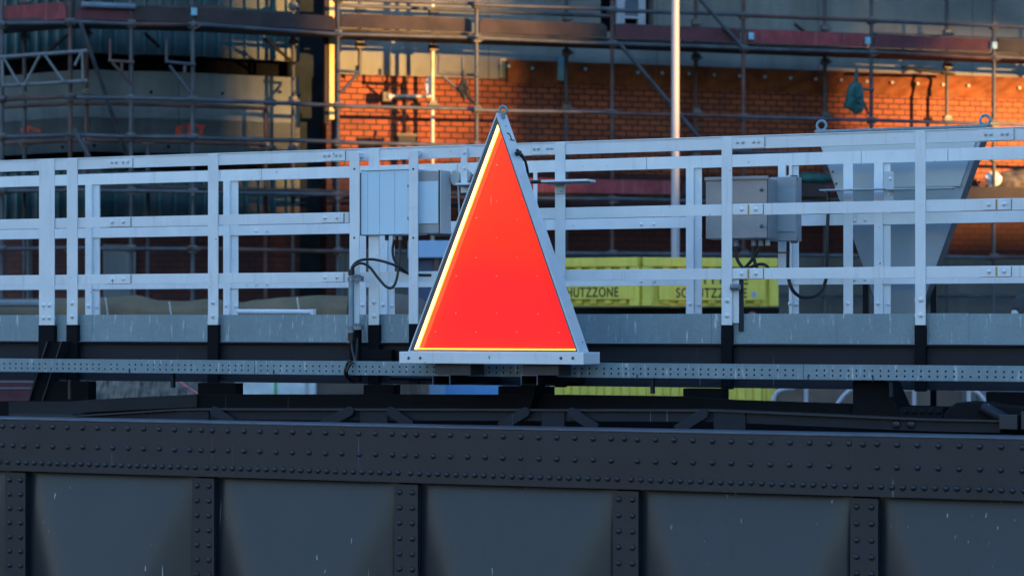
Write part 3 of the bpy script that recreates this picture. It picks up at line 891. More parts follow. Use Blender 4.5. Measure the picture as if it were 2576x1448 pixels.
# blue skip
t = Thing('blue_skip', 'blue steel skip with a dark recess on the quay behind the control box', 'skip', WD)
def wx(px, Y): return (px - CX) / F * Y
def wz(py, Y): return (HZ - py) / F * Y
Yb = 26.0
mb = MB(); mb.prism([(wx(1016, Yb), -1.29), (wx(1004, Yb), wz(960, Yb)), (wx(1000, Yb), wz(900, Yb)), (wx(1120, Yb), wz(900, Yb)), (wx(1120, Yb), -1.29)], Yb, Yb + 1.6); t.part('panel', mb, M['blue_pale'])
mb = MB(); mb.box(wx(1121, Yb), wx(1262, Yb), Yb + .03, Yb + 1.6, -1.29, wz(900, Yb)); t.part('panel', mb, M['blue'])
mb = MB(); mb.box(wx(1026, Yb), wx(1262, Yb), Yb + .01, Yb + 1.2, wz(648, Yb), wz(605, Yb)); t.part('top_band', mb, M['blue_pale'], None, .01)
mb = MB(); mb.box(wx(1040, Yb), wx(1255, Yb), Yb + .15, Yb + 1.1, wz(899, Yb), wz(649, Yb)); t.part('recess', mb, M['blue_deep'])
for px in (1030, 1098, 1250):
    mb = MB(); mb.box(wx(px - 6, Yb), wx(px + 6, Yb), Yb + .05, Yb + .14, wz(899, Yb), wz(649, Yb)); t.part('stay', mb, M['blue_deep'] if px != 1098 else M['tube_rust'])
t.done()

# tarpaulin-covered stack
def drape(name, label, x0, x1, prof, Y, m_, z0=-1.3, dep=1.4, seed=3, frame=WD):
    n_ = 90; rows = 9; rnd = random.Random(seed); vs = []; fs = []
    def top(px):
        for i in range(len(prof) - 1):
            if prof[i][0] <= px <= prof[i + 1][0]:
                t_ = (px - prof[i][0]) / (prof[i + 1][0] - prof[i][0]); t_ = sstep(t_)
                return prof[i][1] * (1 - t_) + prof[i + 1][1] * t_
        return prof[0][1] if px < prof[0][0] else prof[-1][1]
    for i in range(n_ + 1):
        px = x0 + (x1 - x0) * i / n_; zt_ = wz(top(px), Y)
        fold = .05 * math.sin(px * .045) + .03 * math.sin(px * .11 + 1) + rnd.uniform(-.012, .012)
        for k in range(rows):
            t_ = k / (rows - 1)
            if t_ < .7:
                s_ = t_ / .7; vv = Y - .12 * s_ + .0 + fold * (1 - .3 * s_) - .22 * (1 - sstep(s_)) ; zz = z0 + (zt_ - z0) * (1 - (1 - s_) ** 1.5 * 1.0) if s_ < 1 else zt_
                zz = z0 + (zt_ - z0) * s_
                vv = Y + fold * (1 - s_) + .35 * max(0, s_ - .8) ** 1.2
            else:
                s_ = (t_ - .7) / .3; vv = Y + .05 + dep * s_; zz = zt_ - .35 * s_ * s_
            vs.append((wx(px, Y), vv, zz))
    for i in range(n_):
        for k in range(rows - 1): fs.append((i * rows + k, (i + 1) * rows + k, (i + 1) * rows + k + 1, i * rows + k + 1))
    mb = MB(); mb.add(vs, fs, True)
    t = Thing(name, label, 'tarpaulin', frame)
    t.part('cover', mb, M[m_])
    for px in range(int(max(x0, 20)) + 90, int(x1) - 60, 160):
        rp = MB(); pts = []
        for j in range(6):
            s_ = j / 5; pts.append((wx(px + 40 * (1 - s_) , Y), Y - .12 , z0 + .4 + (wz(top(px + 40 * (1 - s_)), Y) - z0 - .42) * s_))
        rp.path(pts, .006, 5); t.part('rope', rp, M['tarp_white'])
    t.done()
drape('covered_stack', 'long stack under an olive tarpaulin along the quay behind the left railing', -160, 872,
      [(-160, 750), (0, 748), (140, 746), (250, 744), (330, 739), (395, 752), (450, 754), (520, 748), (600, 757), (640, 750), (720, 744), (800, 739), (872, 741)], 24.2, 'tarp', seed=5)
drape('covered_boat', 'brown tarpaulin hump beside the grey conduit pipe', 874, 1080, [(874, 755), (930, 738), (1000, 735), (1050, 745), (1080, 760)], 24.6, 'tarp_brown', seed=9)
t = Thing('grey_pipe', 'dark grey pipe lying on the covered stack at the left edge', 'pipe', WD)
mb = MB(); mb.path([(wx(-150, 24.0), 24.05, wz(762, 24.0)), (wx(112, 24.0), 24.0, wz(763, 24.0))], .035, 12); t.part('pipe', mb, M['grey_conc']); t.done()

# things seen through the slot under the walkway
def slab(name, label, cat, x0, x1, y0, y1, Y, m_, dep=.6, z0=-1.3, extra=None):
    t = Thing(name, label, cat, WD); mb = MB(); mb.box(wx(x0, Y), wx(x1, Y), Y, Y + dep, z0, wz(y0, Y)); t.part('body', mb, M[m_], None, .01)
    if extra: extra(t)
    t.done()
def seams(t):
    mb = MB(); Y = 22.7
    for px in (690,): mb.box(wx(px, Y), wx(px + 7, Y), Y - .012, Y - .002, -1.25, wz(935, Y))
    t.part('tape', mb, M['green'])
    mb = MB(); mb.box(wx(768, Y), wx(776, Y), Y - .012, Y - .002, -1.25, wz(935, Y)); t.part('edge', mb, M['pole'])
slab('wrapped_pallet', 'pallet wrapped in white film with a green tape under the walkway', 'pallet', 590, 793, 930, 992, 22.7, 'tarp_white', extra=seams)
slab('brown_crate', 'plain brown crate next to the white wrapped pallet', 'crate', 797, 950, 925, 992, 22.9, 'tarp_brown')
# low brick wall at far left
def courses(t):
    mb = MB(); Y = 23.0
    for py in (958, 974): mb.box(wx(-60, Y), wx(110, Y), Y - .01, Y - .001, wz(py + 3, Y), wz(py, Y))
    t.part('mortar', mb, M['grey_conc'])
slab('low_brick_wall', 'low red brick wall at the left edge under the walkway', 'wall', -80, 110, 940, 992, 23.0, 'wood_wine', extra=courses)
# rubble heap
rb = MB(); vs = []; fs = []; n_ = 60; rows = 14; rnd = random.Random(4)
for i in range(n_ + 1):
    px = 150 + 380 * i / n_
    for k in range(rows):
        s_ = k / (rows - 1); Y = 22.3 + 2 * s_
        h_ = -1.3 + .95 * math.sin(math.pi * clamp(i / n_ * .9 + .08)) ** .35 * sstep(s_ * 1.4) + rnd.uniform(-.035, .035)
        vs.append((wx(px, 23), Y, h_))
for i in range(n_):
    for k in range(rows - 1): fs.append((i * rows + k, (i + 1) * rows + k, (i + 1) * rows + k + 1, i * rows + k + 1))
rb.add(vs, fs, False)
t = Thing('rubble', 'heap of earth and rubble seen under the left walkway', 'rubble', WD, kind='stuff'); t.part('x', rb, M['rubble']); t.done()
t = Thing('pink_tube', 'thin pink tube slanting over the rubble heap', 'tube', WD)
mb = MB(); mb.path([(wx(436, 22.2), 22.2, wz(950, 22.2)), (wx(520, 22.2), 22.2, wz(1005, 22.2))], .012, 8); t.part('tube', mb, simple("pink_paint", (.55, .14, .18))); t.done()
# white tubular railing on the quay, right
t = Thing('quay_railing', 'low white tube railing with curved ends on the quay at the right', 'railing', WD)
Yq = 23.6
def q_(px, py): return Vector((wx(px, Yq), Yq, wz(py, Yq)))
for pts in ([(1942, 1025), (1948, 996), (1958, 984), (1975, 978), (2000, 975)], [(2105, 1018), (2122, 995), (2140, 980), (2160, 974)], [(2195, 978), (2295, 978)], [(2400, 976), (2432, 978), (2455, 984), (2472, 1000), (2482, 1020)]):
    mb = MB(); mb.path(spline([q_(*p) for p in pts], 6), .022, 10); t.part('handrail', mb, M['pole'])
for px in (2028, 2300, 2437):
    mb = MB(); mb.path([q_(px, 1075), q_(px, 976)], .022, 10); t.part('post', mb, M['pole'])
mb = MB(); mb.path([q_(1942, 1060), q_(2482, 1060)], .022, 10); t.part('bottom_rail', mb, M['pole']); t.done()
slab('brown_crate', 'wide brown covered crate behind the low white tube railing', 'crate', 1958, 2420, 935, 1020, 25.0, 'tarp_brown')
slab('concrete_block', 'grey concrete block at the right edge under the walkway', 'block', 2484, 2640, 940, 1020, 24.6, 'grey_conc')
# person with a hood crouching at the right edge, only shoulder and hand with a bracelet in view
t = Thing('worker_kit', 'dark green jacket lump with a black ring strap at the right edge', 'jacket', WD)
Yk = 24.0
mb = MB(); mb.ball((wx(2590, Yk), Yk, wz(798, Yk)), .20, .18, .26, 16, 10, .12, 3); t.part('jacket', mb, M['bag_black'])
mb = MB(); mb.ball((wx(2556, Yk), Yk - .05, wz(787, Yk)), .07, .08, .04, 12, 8, .1, 2); t.part('glove', mb, M['tarp_white'])
mb = MB(); mb.torus((wx(2548, Yk), Yk - .12, wz(787, Yk)), .055, .012); t.part('strap', mb, M['rubber'])
mb = MB(); mb.box(wx(2540, Yk), wx(2640, Yk), Yk, Yk + .5, -1.3, wz(800, Yk)); t.part('plinth', mb, M['grey_conc']); t.done()

# ================================================================== BRIDGE: main riveted girder
VG = -1.0
gir = Thing('bridge_girder', 'dark blue-grey riveted bridge girder across the bottom of the picture', 'bridge girder', BR)
zT, zR1, zR2, zR3, zB = -.611, -.662, -.786, -.893, -.948
UL, UR = BR.u(-800, VG), BR.u(3450, VG)
stc = [BR.u(p, VG) for p in (-440, 33, 502.5, 1013, 1566, 2171)]
L = (stc[-1] - stc[1]) / 4
stc = [stc[1] + L * (k - 2) for k in range(9)]
mb = MB(); mb.box(UL, UR, VG + .012, VG + .10, zB, zT - .012); fl = gir.part('flange_plate', mb, M['girder_flange'], None, .004)
mb = MB(); mb.box(UL, UR, VG - .004, VG + .30, zT - .012, zT); gir.part('top_flange', mb, simple('pale_highlight_edge', (.07, .085, .105), .4, 0, .25, 9), None, .004)  # paler colour paints in the sky highlight along the top edge
mb = MB(); mb.box(UL, UR, VG + .0, VG + .011, zB, zT - .0125); rv = mb; RR = .0175
for i in range(len(stc) - 1):
    a = stc[i]
    if a + L < UL or a > UR: continue
    offs = [0, .08, .19] + [.19 + (L - .38) * k / 9 for k in range(1, 9)] + [L - .19, L - .08]
    for o_ in offs:
        for z in (zR1, zR2):
            if z == zR2 and abs(o_) < .001 and i in (5, 6): continue
            if UL < a + o_ < UR: rv.dome((a + o_ + random.uniform(-.002, .002), VG, z + random.uniform(-.002, .002)), (0, -1, 0), RR, .75, 12, 4)
    for k in range(23):
        o_ = .042 + (L - .084) * k / 22
        if UL < a + o_ < UR: rv.dome((a + o_, VG, zR3 + random.uniform(-.0015, .0015)), (0, -1, 0), RR, .75, 12, 4)
gir.part('cover_plate', rv, M['girder_flange'])
zbot = -2.9
for i, a in enumerate(stc):
    if a < UL - .2 or a > UR + .1: continue
    mb = MB(); mb.box(a - .078, a + .078, VG + .022, VG + .085, zbot, zB - .012); rv = mb; z = -1.008
    while z > zbot + .05:
        for s_ in (-.042, .042): rv.dome((a + s_, VG + .022, z), (0, -1, 0), RR, .75, 12, 4)
        z -= .0915
    gir.part('stiffener', rv, M['girder_flange'])
# bulged web plates
for i in range(len(stc) - 1):
    a0, a1 = stc[i] + .070, stc[i + 1] - .070
    if a1 < UL or a0 > UR: continue
    nu, nz = 56, 60; vs = []; fs = []; z1, z0 = zB + .01, zbot
    for r_ in range(nz + 1):
        z = z1 + (z0 - z1) * r_ / nz
        for q in range(nu + 1):
            u = a0 + (a1 - a0) * q / nu
            dl, dr, dt, db = (u - a0) / .65, (a1 - u) / .65, (z1 - z) / 1.5, (z - z0) / 1.5
            kk = 16.0
            d = -math.log(sum(math.exp(-kk * max(0, x)) for x in (dl, dr, dt, db, 1.0))) / kk
            d = clamp(d + .02, 0, 1)
            vs.append((u, VG + .078 - .38 * d, z))
    for r_ in range(nz):
        for q in range(nu): fs.append((r_ * (nu + 1) + q, r_ * (nu + 1) + q + 1, (r_ + 1) * (nu + 1) + q + 1, (r_ + 1) * (nu + 1) + q))
    mb = MB(); mb.add(vs, fs, True); gir.part('web_plate', mb, M['girder'])
mb = MB(); mb.box(UL, UR, VG - .08, VG + .3, zbot - .1, zbot - .002); gir.part('bottom_flange', mb, M['girder_flange'])
mb = MB(); mb.box(UL, UR, VG + .11, VG + .13, zbot, zB); gir.part('back_plate', mb, M['black'])
gir.done()

# bracing members between girder and walkway
def band(mb, pts, thick_px, v0, v1):
    """strip whose top edge follows picture points on plane v0"""
    for i in range(len(pts) - 1):
        a, b = BR.P(*pts[i], v0), BR.P(*pts[i + 1], v0)
        h = thick_px * .0026
        mb.hex([(a.x, v0, a.z - h), (b.x, v0, b.z - h), (b.x, v1, b.z - h), (a.x, v1, a.z - h)],
               [(a.x, v0, a.z), (b.x, v0, b.z), (b.x, v1, b.z), (a.x, v1, a.z)])
t = Thing('lattice_bracing', 'dark latticed channel with slanted lacing bars just above the riveted girder', 'bracing', BR)
v = -.62
mb = MB(); band(mb, [(60, 1053), (250, 1041), (440, 1029), (500, 1028), (1200, 1029), (1800, 1031), (1830, 1032), (2200, 1048), (2350, 1054), (2516, 1057)], 26, v, v + .02)
ch = t.part('channel', mb, M['navy'])
mb = MB(); band(mb, [(60, 1052), (250, 1040), (440, 1028), (500, 1027), (1200, 1028), (1800, 1030), (1830, 1031), (2200, 1047), (2350, 1053), (2516, 1056)], 4, v - .03, v + .10)
t.part('channel_flange', mb, M['girder_flange'])
for (x0, y0, x1, y1) in ((540, 1034, 588, 1064), (880, 1034, 812, 1068), (985, 1035, 1035, 1070), (1322, 1036, 1258, 1074), (1440, 1037, 1502, 1078), (1770, 1040, 1702, 1082)):
    A, B = BR.P(x0, y0, v - .035), BR.P(x1, y1, v - .035)
    mb = MB(); d_ = (B - A).normalized(); nn = Vector((-d_.z, 0, d_.x)) * .030
    k_ = 7; poly = []
    for j in range(k_ + 1):
        an = math.pi / 2 + math.pi * j / k_
        poly.append((A.x + d_.x * .03 * math.cos(an) + nn.x * math.sin(an), A.z + d_.z * .03 * math.cos(an) + nn.z * math.sin(an)))
    poly += [(B.x - nn.x, B.z - nn.z), (B.x + nn.x, B.z + nn.z)]
    mb.prism(poly, v - .045, v - .031); t.part('lacing_bar', mb, M['navy'], None, .002)
for (x0, x1) in ((440, 525), (905, 975), (1362, 1420), (1795, 1875)):
    mb = MB(); a, b = BR.P(x0, 1032, v - .012), BR.P(x1, 1032, v - .012); mb.box(a.x, b.x, v - .012, v - .002, a.z - .14, a.z); t.part('gusset', mb, M['navy'], None, .002)
for (x0) in (2255, 2292):
    mb = MB(); p = BR.P(x0, 1066, v - .0); mb.dome((p.x, v - .002, p.z), (0, -1, 0), .028, .5, 14, 3); t.part('rivet', mb, M['girder_flange'])
t.done()
t = Thing('curved_strut', 'black curved strut sagging between the walkway supports and the lattice channel', 'strut', BR)
v = -.25
mb = MB(); band(mb, [(-700, 1008), (22, 1009), (181, 1009), (235, 1004), (495, 992), (900, 992), (1400, 993), (1720, 997), (1840, 1006), (2145, 1016), (2576, 1028), (3400, 1050)], 150, v, v + .10)
t.part('web', mb, M['black'])
mb = MB(); band(mb, [(22, 1010), (181, 1009), (235, 1004), (495, 991)], 32, v - .02, v - .002); t.part('side_plate', mb, M['navy'])
mb = MB(); band(mb, [(22, 1040), (182, 1042)], 6, v - .22, v - .02); t.part('foot_plate', mb, M['girder_flange'])
t.done()
t = Thing('bearing_housing', 'black riveted bearing housing with a slanted lever at the right end above the girder', 'bearing', BR)
v = -.55
mb = MB(); a, b = BR.P(2262, 1024, v), BR.P(2372, 1024, v); mb.box(a.x, b.x, v, v + .12, a.z - .065, a.z)
for k in range(5): p = BR.P(2278 + 21 * k, 1035, v); mb.dome((p.x, v, p.z), (0, -1, 0), .016, .7, 10, 3)
t.part('riveted_bar', mb, M['black'])
mb = MB(); pts = [(2376, 1055), (2378, 1040), (2392, 1024), (2408, 1012), (2440, 1010), (2478, 1012), (2520, 1020), (2600, 1026), (2600, 1058)]
mb.prism([(BR.P(x, y, v).x, BR.P(x, y, v).z) for x, y in pts], v - .03, v + .2); t.part('housing', mb, M['black'], None, .006)
mb = MB(); A, B = BR.P(2470, 1022, v - .06), BR.P(2540, 1062, v - .06); mb.path([A, B], .035, 4); t.part('lever', mb, M['navy'])
mb = MB(); p = BR.P(2540, 1056, v - .1); mb.box(p.x - .05, p.x + .05, v - .14, v - .06, p.z - .05, p.z + .03); mb.box(p.x + .07, p.x + .1, v - .14, v - .06, p.z - .05, p.z + .05); t.part('clevis', mb, M['girder_flange'], None, .004)
mb = MB(); pts = [(2145, 955), (2195, 955), (2228, 955), (2268, 1048), (2145, 1048)]
mb.prism([(BR.P(x, y, v + .2).x, BR.P(x, y, v + .2).z) for x, y in pts], v + .2, v + .5); t.part('support_leg', mb, M['black'], None, .004)
t.done()

# ================================================================== WALKWAY
wk = Thing('bridge_walkway', 'black steel walkway deck with galvanised kick plates under the white railings', 'walkway', BR)
kz1, kz0, fz0 = .055, -.122, -.392
UL0, UR0 = BR.u(-700, .05), BR.u(3400, .05)
# kick plate sheets per stretch
cuts = [-700, 2, 232, 466, 714, 812, 958, 1060, 1230, 1395, 1560, 1790, 2105, 2330, 2438, 3400]
for i in range(len(cuts) - 1):
    a, b = BR.u(cuts[i], .03), BR.u(cuts[i + 1], .03)
    mb = MB(); dz = random.uniform(-.0015, .0015); mb.box(a + .001, b - .001, .03, .036, kz0, kz1 + dz); wk.part('kick_plate', mb, M['galv'])
mb = MB(); mb.box(UL0, UR0, .04, .06, fz0, kz0 - .003); mb.box(UL0, UR0, .0, .04, fz0, fz0 + .012); mb.box(UL0, UR0, .0, .0395, kz0 - .012, kz0 - .003); wk.part('edge_beam', mb, M['navy'])
mb = MB(); mb.box(UL0, UR0, .06, 1.50, -.16, -.125); wk.part('deck_plate', mb, M['galv_dark'])
mb = MB(); mb.box(UL0, UR0, 1.50, 1.56, fz0 + .04, -.10); wk.part('edge_beam', mb, M['navy'])
mb = MB(); mb.box(UL0, UR0, 1.565, 1.57, kz0, .04); wk.part('kick_plate', mb, M['galv_dark'])
for (x0, x1) in ((86, 236), (497, 608), (914, 1006), (1253, 1397), (1718, 1838), (2480, 2600), (3000, 3120), (-420, -300)):
    a, b = BR.u(x0, -.1), BR.u(x1, -.1)
    mb = MB(); mb.box(a, b - .045, -.1, .0, -.62, fz0 - .003); wk.part('cross_beam', mb, M['black'], None, .004)
# slanted flat stays at the left
for (x0, x1) in ((117, 70), (153, 104)):
    A, B = BR.P(x0, 858, -.12), BR.P(x1, 1008, -.12)
    mb = MB(); mb.hex([(B.x, -.12, B.z), (B.x + .010, -.12, B.z), (B.x + .010, .0, B.z), (B.x, .0, B.z)], [(A.x, -.12, A.z), (A.x + .010, -.12, A.z), (A.x + .010, .0, A.z), (A.x, .0, A.z)])
    wk.part('stay', mb, M['girder_flange'])
a = BR.P(70, 930, -.09); b = BR.P(150, 1008, -.09)
mb = MB(); P4 = [BR.P(x, y, -.09) for x, y in ((112, 862), (152, 862), (103, 1008), (70, 1008))]; mb.prism([(p.x, p.z) for p in P4], -.09, -.02); wk.part('strut', mb, M['black'])
mb = MB(); p0, p1 = BR.P(176, 955, -.16), BR.P(176, 1003, -.16); mb.box(p0.x - .01, p0.x + .006, -.17, -.155, p1.z, p0.z); wk.part('tie_rod', mb, M['tube_rust'])
# slanted plate under the sign
mb = MB(); P4 = [BR.P(x, y, -.35) for x, y in ((1312, 966), (1350, 966), (1330, 1040), (1290, 1040))]; mb.prism([(p.x, p.z) for p in P4], -.35, -.20); wk.part('strut', mb, M['black'], None, .003)
# small black boxes and pipe beside the sign foot
mb = MB(); a, b = BR.P(905, 878, -.06), BR.P(985, 878, -.06); mb.box(a.x, b.x, -.06, .0, a.z - .09, a.z); wk.part('junction_box', mb, M['black'], None, .004)
mb = MB(); a, b = BR.P(985, 949, -.2), BR.P(1092, 951, -.2); mb.path([a, b], .016, 10); wk.part('pipe', mb, M['navy'])
wk.done()

# ================================================================== RAILINGS
def bolt(mb, u, v, z, r=.012):
    mb.dome((u, v, z), (0, -1, 0), r * 1.25, .35, 12, 2); mb.dome((u, v - .006, z), (0, -1, 0), r * .75, 1.2, 6, 2)
HTOP, HTB, HM1, HM0, HL1, HL0 = 1.128, 1.048, .718, .649, .330, .263
fr_ = Thing('front_railing', 'white steel railing of the bridge walkway nearest the camera', 'railing', BR)
u0, u1 = BR.u(-700, 0), BR.u(3400, 0)
mb = MB(); mb.box(u0, u1, .0, .012, HTB, HTOP - .007); tr = fr_.part('top_rail', mb, M['white'], None, .002)
mb = MB(); mb.box(u0, u1, -.006, .085, HTOP - .007, HTOP); fr_.part('top_rail_flange', mb, M['white'], tr, .002)
def rail(x0, x1, z0, z1, nm, v=.0, T=fr_, mat='white'):
    a, b = BR.u(x0, v), BR.u(x1, v)
    mb = MB(); mb.box(a, b, v + .001, v + .010, z0, z1); mb.box(a, b, v + .0105, v + .055, z1 - .007, z1 - .0005); return T.part(nm, mb, M[mat], None, .0015)
m1 = rail(-700, 877, HM0, HM1, 'mid_rail'); m2 = rail(1350, 3400, HM0, HM1, 'mid_rail')
l1 = rail(-700, 1120, HL0, HL1, 'low_rail'); l2 = rail(1380, 3400, HL0, HL1, 'low_rail')
def splice(T, parent, x0, x1, z0, z1, bolts, v=-.006, rust=None, mat='white'):
    a, b = BR.u(x0, v), BR.u(x1, v)
    mb = MB(); mb.box(a, b, v, v + .006, z0 + .004, z1 - .004); pl = T.part('splice_plate', mb, M[mat], parent, .0012)
    mb = MB(); mb.box(b - .0005, b + .003, v + .002, v + .0072, z0 + .004, z1 - .004); T.part('joint', mb, M['rim'], parent)
    for px in bolts:
        mb = MB(); bolt(mb, BR.u(px, v), v, (z0 + z1) / 2 + .0); T.part('bolt', mb, M['white'], parent)
    if rust:
        mb = MB(); a = BR.u(rust, v); mb.box(a - .006, a + .005, v - .0008, v + .001, z0 + .006, z1 - .005); T.part('rust_run', mb, M['rust'], parent)
for (x0, x1, bl) in ((270, 333, (282, 293, 310, 322)), (810, 868, (817, 828, 846, 857)), (1338, 1396, (1344, 1355, 1378, 1388)), (1841, 1923, (1855, 1869, 1896, 1909)), (2460, 2550, (2480, 2493, 2521, 2534))):
    v = -.006; a, b = BR.u(x0, v), BR.u(x1, v)
    mb = MB(); mb.box(a, b, v, v + .0055, HTB + .004, HTOP - .012); fr_.part('splice_plate', mb, M['white'], tr, .0012)
    mb = MB(); mb.box(b, b + .003, v + .002, v + .0072, HTB + .004, HTOP - .012); fr_.part('joint', mb, M['rim'], tr)
    for px in bl:
        mb = MB(); bolt(mb, BR.u(px, v), v, HTB + .040, .0095); fr_.part('bolt', mb, M['offwhite'], tr)
for (z0, z1, m_a, m_b) in ((HM0, HM1, m1, m2), (HL0, HL1, l1, l2)):
    splice(fr_, m_a, 270, 328, z0, z1, (283, 311)); splice(fr_, m_a, 808, 864, z0, z1, (818, 848))
    splice(fr_, m_b, 1842, 1919, z0, z1, (1866, 1902), rust=1883); splice(fr_, m_b, 2470, 2543, z0, z1, (2488, 2526), rust=2507)
def post(x0, x1, T=fr_, ztop=HTOP - .0075, zb=-.012, bolts=(.045, .135), two=False, flange=True, v=-.012, black=True, mat='white'):
    a, b = BR.u(x0, v), BR.u(x1, v)
    mb = MB(); mb.box(a, b, v, v + .010, zb, ztop)
    if flange: mb.box(a, a + .009, v + .0105, v + .06, zb, ztop)
    h = T.part('post', mb, M[mat], None, .0015)
    for z in bolts:
        xs_ = (a * .68 + b * .32, a * .30 + b * .70) if two else ((a + b) / 2 + .004,)
        for x in xs_:
            mb = MB(); bolt(mb, x, v - .001, z, .0145 if not two else .013); T.part('bolt', mb, M[mat], h)
        if not two:
            mb = MB(); mb.dome((a, v + .03, z), (-1, 0, 0), .014, .8, 10, 3); T.part('bolt', mb, M[mat], h)
    if black:
        mb = MB(); mb.box(a - .003, b + .001, v - .003, v + .035, -.40, zb - .001); T.part('post_foot', mb, M['black'], h, .002)
    return h
post(98, 136, two=True, flange=False, zb=-.014, bolts=(.035, .122))
post(-280, -256); post(-700, -676); post(2790, 2820); post(3320, 3354); post(168, 194); post(523, 548); post(927, 953, mat='white'); post(1396, 1421); post(1815, 1841); post(2302, 2328)
# web of the posts seen as a second strip beside the P7 foot
mb = MB(); a, b = BR.u(1841, .02), BR.u(1860, .02); mb.box(a, b, .012, .024, -.0, .30); fr_.part('post_web', mb, M['white'], None, .0015)
mb = MB(); p = BR.P(1851, 722, -.02); mb.path([(p.x - .028, -.03, p.z), (p.x + .03, -.03, p.z)], .019, 14); fr_.part('clamp', mb, M['galv_dark'])
mb = MB(); a, b = BR.u(1860, .03), BR.u(1871, .03); mb.box(a, b, .013, .028, -.05, .28); fr_.part('cable_duct', mb, M['navy'])
# bars which carry the control box
for (x0, x1, zz) in ((879, 903, -.03), (1028, 1051, -.005)):
    v = -.075; a, b = BR.u(x0, v), BR.u(x1, v)
    mb = MB(); mb.box(a, b, v, v + .010, zz, HTOP - .03); h = fr_.part('mounting_bar', mb, M['white'], None, .0015)
    mb = MB(); mb.box(a, b, v + .012, -.0135, HTOP - .06, HTOP - .035); fr_.part('spacer', mb, M['white'], h)
    for py in (425, 598):
        mb = MB(); p = BR.P((x0 + x1) / 2, py, v); mb.dome((p.x, v, p.z), (0, -1, 0), .008, .8, 8, 2); fr_.part('screw', mb, M['boltdark'], h)
    mb = MB(); mb.box(a, b, v + .002, v + .04, -.38, zz - .001); fr_.part('bar_foot', mb, M['black'], h)
fr_.done()

rr = Thing('rear_railing', 'white steel railing along the far side of the bridge walkway', 'railing', BR)
VR = 1.53
u0, u1 = BR.u(-700, VR), BR.u(3400, VR)
mb = MB(); mb.box(u0, u1, VR, VR + .012, HTB - .002, HTOP); rt = rr.part('top_rail', mb, M['white2'], None, .0015)
mb = MB(); mb.box(u0, u1, VR + .0125, VR + .07, HTOP - .008, HTOP - .001); rr.part('top_rail_flange', mb, M['white2'], rt)
for px in (553, 657, 1150, 1300, 1626, 2166, 2384):
    mb = MB(); a = BR.u(px, VR); mb.box(a, a + .003, VR - .001, VR + .001, HTB, HTOP - .002); rr.part('joint', mb, M['rim'], rt)
for (x0, x1) in ((-700, 1150), (1330, 1745), (1955, 3400)):
    for (z0, z1, nm) in ((HM0 - .005, HM1, 'mid_rail'), (HL0 - .009, HL1, 'low_rail')):
        h = rail(x0, x1, z0, z1, nm, VR, rr, 'white2')
        for px in (645, 672, 1128, 1145, 1613, 1645, 2150, 2177):
            if x0 < px < x1:
                mb = MB(); bolt(mb, BR.u(px, VR), VR, (z0 + z1) / 2 - .008, .011); rr.part('bolt', mb, M['white2'], h)
for (x0, x1, x2) in ((-520, -504, -484), (-150, -134, -114), (2630, 2652, 2674), (3060, 3084, 3108), (215, 231, 251), (562, 578, 600), (904, 921, 921), (955, 974, 993), (1342, 1352, 1353), (1726, 1745, 1766), (1985, 1992, 2010), (2122, 2146, 2146), (2199, 2221, 2241)):
    v = VR - .006; a, b = BR.u(x0, v), BR.u(x1, v)
    mb = MB(); mb.box(a, b, v - .004, v - .0005, -.10, HTB + .001)
    if x2 > x1 + 2:
        dd = .115; mb.box(b - .008, b, v, v + dd, -.10, HTB - .003)
        c_ = BR.u(x2, v + .03); mb.box(b + .0005, c_, v + .022, v + .030, -.10, HTB - .003)
    h = rr.part('post', mb, M['white2'], None, .0012)
    mb = MB(); bolt(mb, (a + b) / 2, v - .005, .128, .013); rr.part('bolt', mb, M['white2'], h)
    if x2 > x1 + 2:
        mb = MB(); bolt(mb, BR.u(x2 - 7, v + .02), v + .021, .122, .013); rr.part('bolt', mb, M['white2'], h)
# low bar at the left foot of the rear railing
mb = MB(); A, B = BR.P(598, 783, VR - .1), BR.P(790, 784, VR - .1); mb.path([A, B], .018, 10); mb.box(B.x - .02, B.x + .006, VR - .12, VR - .08, -.10, B.z + .02); rr.part('foot_bar', mb, M['white2'])
# slim cable post in front of the rear railing, right
v = 1.2; a, b = BR.u(1957, v), BR.u(1976, v)
mb = MB(); mb.box(a, b, v, v + .02, .31, HTB); h = rr.part('cable_post', mb, M['white2'], None, .002)
mb = MB()
for py in (455, 500): p = BR.P(1967, py, v); mb.dome((p.x, v, p.z), (0, -1, 0), .007, .7, 8, 2)
rr.part('screw', mb, M['boltdark'], h)
mb = MB()
for py in (519, 635): p = BR.P(1967, py, v); mb.box(a - .008, b + .008, v - .003, v + .023, p.z - .004, p.z + .004)
rr.part('cable_tie', mb, M['rubber'], h)
rr.done()

# ================================================================== CABLE TRAY
ct = Thing('cable_tray', 'long galvanised perforated cable tray running in front of the walkway', 'cable tray', BR)
v = -.45
tz1, tz0 = -.243, -.322
def tray(x0, x1, m_='galv'):
    a, b = BR.u(x0, v), BR.u(x1, v)
    mb = MB(); mb.box(a, b, v, v + .003, tz0, tz1); mb.box(a, b, v - .001, v + .10, tz1, tz1 + .003); mb.box(a, b, v + .0, v + .10, tz0 - .004, tz0 - .001)
    hb = mb; mb.second = (len(mb.f), M['black']); uu = math.ceil(a / .047) * .047
    while uu < b - .015:
        for z in (tz0 + .020, tz0 + .050):
            if random.random() < .93: hb.dome((uu, v - .0006, z), (0, -1, 0), .0062, .1, 8, 1)
        uu += .047
    return ct.part('tray_side', mb, M[m_])
for x0, x1 in ((-700, 640), (641.5, 1110), (1178, 1345), (1400, 2020), (2021.5, 3400)): tray(x0, x1)
for px in (325, 688, 1602, 2032, 2195):
    mb = MB(); a = BR.u(px, v); mb.box(a, a + .006, v - .006, v + .0, tz0 - .012, tz0 + .018); ct.part('cable_tie', mb, M['rubber'])
